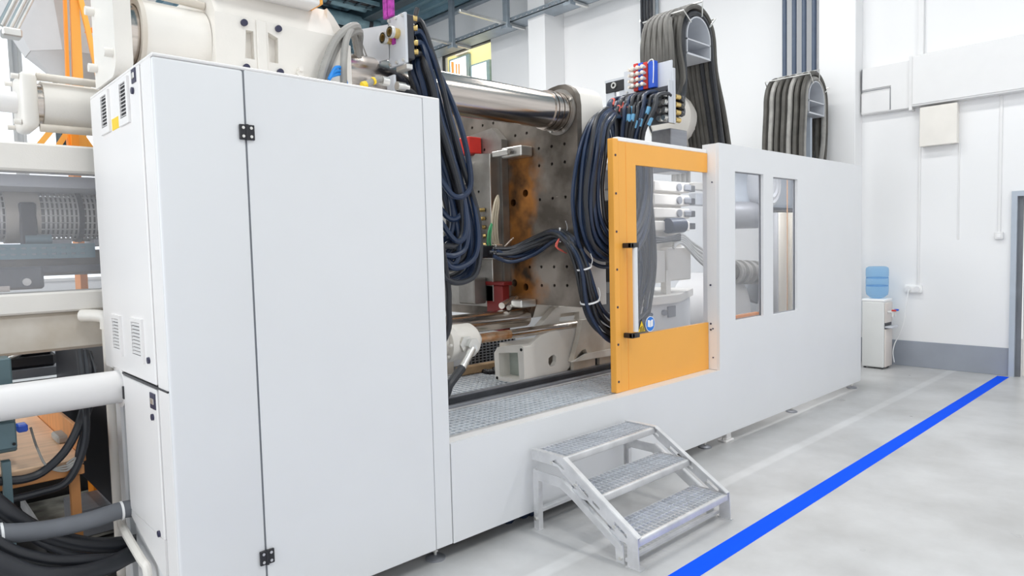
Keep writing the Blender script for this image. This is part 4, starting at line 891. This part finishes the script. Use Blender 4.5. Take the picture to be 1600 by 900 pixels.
MB().box(5.164, 5.314, .70, .95, 1.334, 1.625, .01).box(5.374, 5.773, .72, .95, 1.340, 1.654, .01).build('valve_body', 'cream', t)
MB().cyl((5.381,0.720,1.851), (5.593,0.700,1.857), .07, n=20).build('solenoid', 'hose_blue', t)
for k in range(5): MB().tube([off((5.442,0.700,1.726), 0, -.02 * k), off((5.560,0.680,1.737), 0, .03 - .02 * k), off((5.713,0.680,1.699), .04 * k, -.05 * k), off((6.042,0.700,1.581), .05 * k, -.06 * k)], .014).build('steel_pipe', 'zinc', t)
for k in range(3): MB().tube([off((5.487,0.660,1.725), 0, .02 * k), off((5.200,0.620,1.716), 0, .01 * k), off((4.859,0.550,1.697), 0, .03 * k)], .016).build('dark_hose', 'hose_black', t)
for k in range(4): MB().cyl(off((5.842,0.950,2.302), .085 * k, 0), off((5.844,0.950,2.434), .085 * k, .25), .024, n=10).build('riser_hose', 'hose_light', t)
t = thing('cross_member', 'cream double beam crossing high behind the door glass', 'beam', (6.5, 1.2, 2.1))
MB().box(6.615, 7.6, 1.2, 1.3, 2.268, 2.352, .01).build('beam_web', 'cream', t); MB().box(6.652, 7.6, 1.2, 1.3, 2.099, 2.232, .01).build('beam_flange', 'greyplate', t)
t = thing('machine_pedestal', 'cream many sided pedestal under the valve stack behind the glass', 'pedestal', (5.3, 1.1, .6))
zt = 1.153; zu = 1.223; px_ = 5.362
pol = [(px_ - .65, 1.0), (px_ - .40, .64), (px_, .62), (px_ + .75, .95), (px_ + .75, 1.7), (px_ - .65, 1.7)]
MB().prism(pol, 'z', .50, zt).build('pedestal_base', 'white', t); MB().prism([(px_ + (a - px_) * 1.05, 1.2 + (b - 1.2) * 1.06) for a, b in pol], 'z', zt, zu).build('pedestal_top', 'cream', t)
MB().box(px_ - .14, px_ - .02, .612, .632, zt - .13, zt - .03, .004).build('name_plate', 'midgrey', t); MB().cyl((px_ - .20, .63, zt - .08), (px_ - .20, .60, zt - .08), .026, n=14).build('push_button', 'midgrey', t)
MB().box(px_ - .04, px_ + .03, .70, .76, zu, zu + .22).build('support_pin', 'cream', t)
# behind the right windows
t = thing('cooling_drum', 'grey ringed drum and cover high behind the guard windows', 'drum', (6.8, 1.0, 2.0))
dc = (7.655,0.850,2.342)
MB().lathe([(.04, -.02), (.08, -.03), (.12, -.02), (.15, -.035), (.19, -.02), (.22, -.03), (.25, -.01), (.265, .03), (.265, .30), (.04, .31)], dc, 'y', 40).build('drum_shell', 'greyplate', t)
MB().box(6.939, 8.822, 1.0, 1.03, 2.072, 2.62).build('cover_sheet', 'doorblue', t)
MB().cyl((6.734,1.000,1.983), (7.609,1.000,1.994), .155, n=32).build('drum_band', 'midgrey', t)
MB().box(7.891, 8.709, .93, 1.0, 2.047, 2.086).build('cover_edge', 'dark', t)
t = thing('motor_hood', 'pale round motor hood low behind the left window of the guard', 'motor hood', (6.2, 1.0, .5))
hc = (7.023,1.000,0.869)
MB().lathe([(.02, -.12), (.25, -.10), (.42, -.02), (.47, .1), (.47, .5), (.1, .5)], hc, 'y', 36).build('hood_shell', 'white2', t)
for i in range(9):
    f = i / 8; p = lerp((6.757,0.850,1.365), (7.388,0.850,1.330), f); MB().ring((p[0], p[1], p[2]), (p[0] + .04, p[1], p[2]), .135 - .015 * (i % 2), .09, 18).build('bellows_ridge', 'hose_light', t)
MB().cyl((6.730,0.850,1.366), (7.388,0.850,1.330), .105, n=18).build('bellows_hose', 'hose_grey', t)
MB().cyl((7.651,1.000,1.210), (7.560,1.050,0.987), .09, n=14).build('hood_neck', 'darkgrey', t)
t = thing('cream_column', 'tall cream ribbed column behind the right window of the guard', 'column', (7.2, .8, .5))
for k, (xa, xb, m) in enumerate(((7.725, 7.822, 'greyplate'), (7.764, 7.962, 'ivory_lightened'), (8.039, 8.212, 'ivory_lightened'))):
    MB().box(xa, xb, .80 - .02 * k, 1.0, .5, 2.019, .02, 2).build('column_rib', m, t)
MB().box(8.123, 8.193, .76, .9, .5, 1.95).build('column_trim', 'dark', t)
tag(MB().box(7.859, 7.876, .74, .745, .5, 2.40).build('orange_post', 'pale_orange'), 'thin orange post behind the right window of the guard', 'post')
tag(MB().box(7.894, 8.916, 1.3, 1.36, .3, 1.414).build('inner_panel', 'greyplate'), 'grey inner panel low behind the guard windows', 'panel')

# ------------------------------------------------------------------ fixed platen and cylinders above the cabinet
t = thing('fixed_platen', 'big cream cast platen with recessed pockets above the cabinet', 'platen', (1.6, .6, 2.49))
pk = [[(1.385, 2.64), (1.432, 2.64), (1.432, 2.775), (1.395, 2.775)], [(1.505, 2.64), (1.552, 2.64), (1.556, 2.765), (1.505, 2.785)]]
MB().plate([(1.242, 2.486), (1.97, 2.486), (1.97, 2.84), (1.25, 2.84)], [], 'y', .46, 2.2).build('platen_body', 'cream', t)
MB().plate([(1.242, 2.486), (1.965, 2.486), (1.965, 2.80), (1.86, 2.835), (1.25, 2.835)], pk, 'y', .42, .46).build('platen_face', 'cream', t)
MB().prism([(.42, 2.835), (.50, 2.99), (2.2, 2.99), (2.2, 2.835)], 'x', 1.25, 1.86).prism([(.42, 2.80), (.42, 2.835), (.50, 2.99), (2.2, 2.99), (2.2, 2.8)], 'x', 1.86, 1.87).build('sloped_crown', 'cream', t)
MB().prism([(1.86, 2.835), (1.965, 2.80), (1.965, 2.86), (1.90, 2.95), (1.86, 2.99)], 'y', .47, 2.2).build('crown_end', 'cream', t)
MB().box(1.445, 1.495, .412, .42, 2.486, 2.835, .004).build('face_rib', 'cream', t)
for x, z in ((1.385, 2.835 - .03), (1.557, 2.81), (1.386, 2.594), (1.557, 2.598)): MB().cyl((x, .42, z), (x, .405, z), .016, n=14).build('bolt_cap', 'navy', t)
MB().cyl((1.66, .42, 2.625), (1.66, .39, 2.625), .013, n=12).cyl((1.66, .42, 2.605), (1.66, .40, 2.605), .018, n=6).build('grease_nipple', 'cream', t)
t = thing('control_panel_box', 'white flat box with orange edge above the cream platen', 'box', (1.6, .5, 2.96))
MB().box(1.25, 1.765, .36, .50, 2.955, 3.5, .012, 3).build('box_shell', 'white2', t); MB().box(1.765, 1.785, .37, .49, 2.965, 3.49, .004).build('box_edge', 'orange', t)
MB().cyl((1.75, .36, 2.985), (1.75, .355, 2.985), .006, n=8).build('screw', 'dark', t)
t = thing('clamp_cylinder', 'cream clamp cylinder on the upper tie bar above the cabinet', 'cylinder', (1.1, .62, 2.55))
MB().cyl((.955, .62, 2.71), (1.245, .62, 2.71), .165, n=40).build('cylinder_shell', 'cream', t)
MB().ring((.945, .62, 2.71), (.965, .62, 2.71), .172, .14, 40).build('end_rim', 'cream_dirty', t)
MB().cyl((.90, .62, 2.71), (.96, .62, 2.71), .135, n=36).build('threaded_end', 'steel', t)
MB().cyl((.90, .54, 2.895), (1.245, .54, 2.885), .018, n=12).build('tie_rod', 'cream_dirty', t)
t = thing('end_plate', 'upright cream end plate with bolts at the upper left', 'plate', (.86, .62, 2.49))
n = 6; cs = [(.47 + .08 - .08 * math.cos(PI / 2 * i / n), 2.49 + .08 - .08 * math.sin(PI / 2 * i / n)) for i in range(n + 1)]
MB().plate(cs + [(.84, 2.49), (.84, 3.35), (.47, 3.35)], [], 'x', .835, .905).build('plate_body', 'cream', t)
for y, z in ((.515, 2.59), (.80, 2.58), (.80, 2.84), (.52, 2.95)): MB().cyl((.835, y, z), (.80, y, z), .020, n=14).build('bolt_head', 'cream', t)
# lower cylinder seen past the cabinet
t = thing('traverse_cylinder', 'cream cylinder with bolted square flange left of the cabinet', 'cylinder', (.8, 1.3, 2.35))
cyz = (1.3, 2.475)
MB().cyl((.685, *cyz), (1.3, *cyz), .118, n=32).build('cylinder_shell', 'cream', t)
MB().cyl((.655, *cyz), (.69, *cyz), .105, n=28).build('threaded_end', 'steel', t)
MB().box(.585, .66, 1.17, 1.43, 2.335, 2.615, .03, 3).build('flange_plate', 'cream', t)
for y in (1.20, 1.40):
    for z in (2.365, 2.585):
        MB().cyl((.585, y, z), (.555, y, z), .013, n=10).build('bolt_head', 'cream', t)
for z, y in ((2.60, 1.22), (2.345, 1.20)): MB().cyl((.66, y, z), (1.3, y, z), .020, n=12).build('tie_rod', 'cream_dirty', t)
MB().cyl((.0, *cyz), (.585, *cyz), .052, n=24).build('push_rod', 'white2', t)

# ------------------------------------------------------------------ injection unit left of the cabinet
t = thing('injection_guard', 'cream injection unit guard frame with clear panes left of the cabinet', 'guard', (.3, 1.2, 1.2))
MB().box(-1.2, 1.05, 1.15, 1.30, 2.125, 2.262, .01).build('guard_beam', 'cream', t); MB().box(-1.2, 1.05, 1.30, 1.9, 2.06, 2.12).build('guard_lintel', 'greyplate', t)
MB().box(-1.2, 1.05, 1.15, 1.36, 1.425, 1.528, .01).build('guard_beam', 'cream', t)
MB().box(-1.2, 1.05, 1.20, 1.42, 1.225, 1.42, .015).build('bed_panel', 'cream_dirty', t)
MB().box(-1.2, 1.05, 1.20, 1.206, 1.528, 2.125).build('clear_pane', 'glass_haze', t)
t = thing('barrel_guard', 'perforated steel barrel guard behind the clear panes', 'barrel', (.7, 1.72, 1.9))
MB().cyl((-.6, 1.72, 1.93), (1.6, 1.72, 1.93), .115, n=32).build('barrel', 'steel_flat', t)
b = MB()
for i in range(46):
    x = .30 + i * .022
    if .50 + .08 < x < .50 + .20: continue
    b.ring((x, 1.72, 1.93), (x + .011, 1.72, 1.93), .140, .133, 28)
for k in range(22):
    w = 2 * PI * k / 22; b.tube([(.26, 1.72 + .137 * math.cos(w), 1.93 + .137 * math.sin(w)), (1.4, 1.72 + .137 * math.cos(w), 1.93 + .137 * math.sin(w))], .004, 5, smooth=False)
b.build('mesh_cover', 'mesh', t, kind='stuff')
MB().ring((.545, 1.72, 1.93), (.70, 1.72, 1.93), .148, .13, 32).build('cover_band', 'cream_dirty', t)
MB().box(.60, .68, 1.565, 1.60, 1.70, 2.0, .01).build('cover_bracket', 'dark', t)
MB().ring((.88, 1.72, 1.93), (.905, 1.72, 1.93), .145, .13, 32).build('cover_strap', 'dark', t)
for x in (.72, .95): MB().box(x, x + .12, 1.60, 1.85, 1.76, 1.80, .004).build('vent_foot', 'greyplate', t)
MB().box(-.4, 1.3, 1.60, 2.0, 1.60, 1.74).build('barrel_cradle', 'steel_flat', t)
t = thing('cable_duct', 'slotted grey cable duct under the perforated barrel guard', 'cable duct', (.6, 1.5, 1.7))
MB().plate(rect(.30, .93, 1.695, 1.775), [rect(.50 + .045 * i, .522 + .045 * i, zz, zz + .010) for i in range(9) for zz in (1.715, 1.747)], 'y', 1.50, 1.505).build('duct_wall', 'duct', t)
MB().box(.30, .93, 1.506, 1.56, 1.695, 1.77).build('duct_body', 'tray', t)
tag(MB().cyl((.62, 1.58, 1.80), (.74, 1.58, 1.80), .028, n=16).build('blue_coupling', 'duct'), 'pale blue pipe coupling under the barrel guard', 'coupling')
t = thing('barrel_carriage', 'dark grey carriage plate low behind the clear panes', 'carriage', (.5, 1.55, 1.53))
MB().box(.0, .68, 1.48, 1.60, 1.535, 1.655, .012).build('carriage_plate', 'darkgrey', t); MB().box(.66, 1.1, 1.52, 1.6, 1.62, 1.655).build('carriage_arm', 'darkgrey', t)
MB().cyl((.60, 1.48, 1.575), (.60, 1.46, 1.575), .02, n=12).build('bolt', 'zinc', t); MB().box(.0, .52, 1.42, 1.48, 1.53, 1.56).build('slide_rail', 'steel', t)
t = thing('hand_valve', 'red handle on a small valve above the barrel guard', 'valve', (.62, 1.72, 2.07))
MB().box(.615, .665, 1.70, 1.74, 2.06, 2.13, .006).build('valve_body', 'bandred', t); MB().tube([(.64, 1.69, 2.135), (.70, 1.68, 2.12), (.76, 1.68, 2.10)], .012).build('valve_handle', 'red', t)
# orange gantry and hopper behind
t = thing('orange_gantry', 'tall orange steel frame behind the hopper', 'gantry', (1.05, 2.2, 0))
MB().prism([(.995, 2.35), (1.062, 2.35), (1.072, 3.9), (1.035, 3.9)], 'y', 2.17, 2.20).build('gantry_post', 'orange', t)
MB().prism([(.958, 2.35), (.976, 2.35), (1.012, 3.9), (.998, 3.9)], 'y', 2.15, 2.19).build('gantry_flange', 'orange_dark', t)
MB().tube([(1.055, 2.15, 3.42), (1.10, 2.15, 3.15), (1.16, 2.15, 2.75), (1.2, 2.15, 2.4)], .020, 4, smooth=False).build('gantry_brace', 'orange', t)
MB().tube([(1.10, 2.18, 3.12), (1.20, 2.18, 3.21)], .018, 4, smooth=False).build('gantry_brace', 'orange_dark', t)
for a, b_ in (((.80, 2.38), (.92, 2.55)), ((.90, 2.38), (1.0, 2.55)), ((1.0, 2.55), (1.10, 2.38))): MB().tube([(a[0], 2.2, a[1]), (b_[0], 2.2, b_[1])], .022, 4, smooth=False).build('gantry_brace', 'orange', t)
MB().box(.97, 1.01, 2.12, 2.28, 0, 2.5).build('gantry_post', 'orange_dark', t)
t = thing('material_hopper', 'large grey tapered hopper hanging at the upper left', 'hopper', (1.0, 2.6, 2.85))
def frustum(b, r0, r1, z0, z1, cx, cy, n=4, rot=PI / 4):
    A = [b.bm.verts.new((cx + r0 * math.cos(rot + 2 * PI * i / n), cy + r0 * math.sin(rot + 2 * PI * i / n), z0)) for i in range(n)]
    B = [b.bm.verts.new((cx + r1 * math.cos(rot + 2 * PI * i / n), cy + r1 * math.sin(rot + 2 * PI * i / n), z1)) for i in range(n)]
    for i in range(n): b.bm.faces.new((A[i], A[(i + 1) % n], B[(i + 1) % n], B[i]))
    b.bm.faces.new(A[::-1]); b.bm.faces.new(B); return b
HCX, HCY = 1.13, 2.75
frustum(MB(), .115, .28, 2.93, 3.075, HCX, HCY, 8, PI / 8).build('hopper_throat', 'hopperm', t)
frustum(MB(), .285, .66, 3.075, 3.75, HCX, HCY, 8, PI / 8).build('hopper_cone', 'hopperm', t)
MB().cyl((HCX, HCY, 3.75), (HCX, HCY, 4.9), .60, n=32).build('hopper_drum', 'hopperm', t)
MB().cyl((HCX, HCY, 2.60), (HCX, HCY, 2.93), .10, n=20).build('hopper_spout', 'cream', t)
t = thing('suction_pipes', 'shiny conveying pipes slanting beside the hopper', 'pipe', (.7, 2.3, 3.05))
for k, (a, b_, r) in enumerate((((.70, 2.20, 3.08), (1.00, 2.2, 3.75), .016), ((.735, 2.20, 3.08), (1.035, 2.2, 3.75), .012), ((.665, 2.24, 3.10), (.95, 2.24, 3.75), .020))): MB().cyl(a, b_, r, n=14).build('pipe_run', 'zinc', t)
MB().box(.66, .76, 2.17, 2.27, 3.03, 3.08, .008).build('pipe_clamp', 'zinc', t)
tag(MB().box(1.06, 1.2, 2.9, 3.1, 2.45, 3.2).build('navy_cabinet', 'beam'), 'dark navy ribbed unit behind the hopper spout', 'cabinet')

# white pipes
t = thing('air_pipe', 'fat white horizontal pipe entering behind the cabinet at the left', 'pipe', (.4, .76, 1.06))
MB().cyl((-1.6, .765, 1.075), (1.2, .765, 1.075), .078, n=36).build('pipe_run', 'white2', t); MB().ring((.842, .765, 1.075), (.852, .765, 1.075), .10, .078, 36).build('wall_collar', 'white2', t)
t = thing('drain_pipe', 'thin white drain pipe with elbow beside the cabinet', 'pipe', (.86, 1.06, .1))
MB().tube([(.868, 1.06, .02), (.868, 1.06, .7), (.868, 1.06, 1.345)], .024, 14, smooth=False).build('pipe_run', 'cream', t)
MB().tube([(.868, 1.06, 1.33), (.868, 1.06, 1.375), (.850, 1.08, 1.395), (.78, 1.16, 1.40)], .032, 14).build('pipe_elbow', 'cream', t)
MB().box(.88, 1.05, .93, 1.04, .0, 1.15, .01).build('pipe_support', 'white', t)
# thick black hoses in the corner
P0 = [[(0.211,0.620,0.615), (0.333,0.620,0.555), (0.490,0.640,0.515), (0.664,0.660,0.500), (0.831,0.700,0.495), (1.0, .72, .44)],
      [(0.236,0.800,0.806), (0.349,0.720,0.642), (0.456,0.720,0.511), (0.595,0.720,0.405), (0.724,0.740,0.339), (0.878,0.760,0.302), (1.05, .80, .28)],
      [(0.216,0.620,0.706), (0.326,0.580,0.523), (0.453,0.580,0.420), (0.594,0.600,0.355), (0.865,0.720,0.249), (1.05, .8, .22)],
      [(0.201,0.520,0.582), (0.314,0.500,0.472), (0.438,0.500,0.374), (0.581,0.540,0.316), (0.720,0.620,0.281), (0.864,0.700,0.274), (1.05, .78, .20)],
      [(0.237,1.000,0.570), (0.368,0.950,0.528), (0.540,0.850,0.371), (0.707,0.800,0.276), (0.892,0.820,0.266), (1.05, .85, .28)]]
for i, p in enumerate(P0):
    o = hose(p, (.040, .036, .026, .040, .030)[i], 'hose_black' if i else 'darkgrey', ['thick grey black hose with white tie entering the cabinet, topmost at the lower left', 'second thick black hose curving down into the cabinet at the lower left', 'thinner black hose low in the corner pile', 'thick black hose lowest in the corner, touching the picture edge', 'black hose behind the others in the corner pile'][i], 'thick hoses in the lower left corner', n=14)
    if i == 0:
        for f in ((0.339,0.620,0.553), (0.801,0.690,0.497)): MB().ring((f[0] - .005, f[1], f[2]), (f[0] + .005, f[1], f[2]), .044, .036, 20).build('hose_tie', 'stickwhite', o)
for k, p in enumerate(([(0.773,1.100,1.218), (0.757,0.980,1.104), (0.701,0.880,0.939), (0.631,0.870,0.800), (0.538,0.870,0.716), (0.462,0.860,0.698), (0.369,0.860,0.710), (0.279,0.860,0.725)], [(0.751,1.100,1.227), (0.718,0.880,0.967), (0.696,0.870,0.786), (0.622,0.870,0.642), (0.508,0.870,0.618), (0.364,0.870,0.613), (0.273,0.870,0.595)], [(0.793,1.100,1.215), (0.782,0.950,1.072), (0.686,0.880,0.817), (0.669,0.880,0.743)])):
    hose(p, (.020, .018, .010)[k], 'hose_black', ['black cable looping in front of the wooden table', 'long black hose hanging past the table to the floor', 'thin dark cable hanging beside the table'][k], 'cables hanging by the wooden table', 'cable', n=10)
for k in range(3): hose([(0.503,0.930,0.914), (0.516,0.880,0.824), (0.551,0.870,0.728), off((0.625,0.870,0.694), 0, .012 * k), off((0.662,0.870,0.747), 0, -.015 * k), off((0.624,0.870,0.725), 0, -.009 * k)], .005, 'hose_light', 'thin grey coiled wire hanging over the table edge', 'coiled grey wires', 'wire', 6)
# table, teal unit, floor clutter
t = thing('work_table', 'orange wooden work table under the injection unit', 'table', (.4, 1.5, 0))
MB().box(-.6, .70, .90, 2.4, .70, .735, .006).build('table_top', 'woodtop', t); MB().box(-.6, .70, .892, .915, .655, .70, .004).build('table_apron', 'wood', t)
for x, y in ((.645, .93), (-.5, 2.3), (-.5, .93)): MB().box(x, x + .04, y, y + .04, 0, .70).build('leg', 'wood', t)
MB().box(.70, .72, .95, 2.4, .70, .86, .004).build('table_back', 'wood', t)
t = thing('teal_unit', 'teal grey metal unit on a leg at the left edge', 'unit', (.3, .8, 0))
tx = 0.434
MB().box(-.1, 0.456, 1.0, 1.12, .80, 1.24, .006).build('unit_top', 'teal', t)
MB().box(-.1, tx, .80, .89, 0.859, .98, .006).build('unit_body', 'teal', t); MB().box(0.376, 0.408, .82, .87, 0, .80).build('leg', 'teal', t)
MB().cyl((0.422,0.800,0.879), (0.421,0.790,0.881), .007, n=8).build('screw', 'hole', t)
tag(MB().box(0.449, 0.490, .90, .97, 0.903, 0.938, .006).build('blue_connector', 'blue'), 'blue cable connector beside the teal unit', 'connector')
tag(MB().box(0.654, 0.716, 1.25, 1.42, .735, .775, .01).build('cable_gland', 'hose_light'), 'small grey connector lying on the wooden table', 'connector')
t = thing('black_case', 'black open case on the bench behind the white pipe', 'case', (.8, 2.9, 1.0))
MB().box(.55, .95, 2.95, 3.4, .92, 1.02, .02).build('case_base', 'black', t); MB().prism([(2.95, 1.02), (3.4, 1.05), (3.4, 1.09), (2.95, 1.06)], 'x', .62, .92).build('case_lid', 'dark', t); MB().tube([(.60, 2.93, 1.06), (.62, 2.9, 1.01), (.72, 2.9, 1.03), (.80, 2.95, 1.10)], .014).build('case_handle', 'zinc', t)
tag(MB().box(.3, 2.4, 2.9, 4.2, .86, .92).build('bench_top', 'darkgrey'), 'dark grey bench top far behind the white pipe', 'bench')
tag(MB().box(.40, .85, 4.1, 4.15, .92, 1.35).build('display_back', 'duct'), 'grey blue screen standing on the far bench', 'screen')
tag(MB().box(.86, 1.0, 3.6, 3.75, .92, 1.38, .01).build('carton', 'card'), 'brown carton standing on the far bench', 'carton')
tag(MB().box(1.02, 1.12, 3.2, 3.22, .92, 1.22).build('paper_sheet', 'paper'), 'white paper sheet standing on the far bench', 'paper')
tag(MB().box(1.2, 1.75, 3.4, 3.9, .92, 1.12, .01).build('grey_crate', 'greyplate'), 'grey crate with slots on the far bench', 'crate')
tag(MB().box(1.25, 1.34, 3.5, 3.6, 1.12, 1.24, .006).build('orange_box', 'orange'), 'small orange box on the grey crate', 'box')
tag(MB().box(.92, 1.02, 1.3, 2.8, .30, 1.22).build('dark_backing', 'black'), 'black backing panel added behind the hanging cables', 'panel')  # added dark sheet, blackens the view behind the table
tag(MB().box(-1.0, 1.25, 2.75, 2.85, .012, .85).build('added_plinth', 'floor_dark'), 'black plinth added to darken the gap behind the wooden table', 'plinth')  # added to blacken the bright gap under the table
tag(MB().box(-1.0, 1.35, .70, 3.6, .0, .012).build('black_pan', 'floor_dark'), 'black pan on the floor below the table, enlarged to darken it', 'pan')  # widened to blacken the floor below the table
t = thing('metal_sheet', 'oil streaked pale metal tray on the floor behind the black hoses', 'tray', (.7, 1.7, .02))
MB().box(.66, 1.05, 1.75, 2.7, .02, .035).build('tray_floor', 'oil', t); MB().box(.65, .662, 1.75, 2.7, .02, .10).build('tray_rim', 'galv', t)
tag(MB().box(.45, .60, 1.0, 1.3, .014, .02).build('metal_offcut', 'oil'), 'small streaked metal offcut under the black hoses', 'offcut')
tag(MB().box(.62, .80, 1.0, 1.13, .014, .06, .004).build('wood_offcut', 'woodtop'), 'orange wooden offcut between the black hoses', 'offcut')
tag(MB().box(.80, 1.1, 1.75, 2.1, .04, .2).build('cable_channel', 'midgrey'), 'grey channel piece on the floor behind the drain pipe', 'channel')
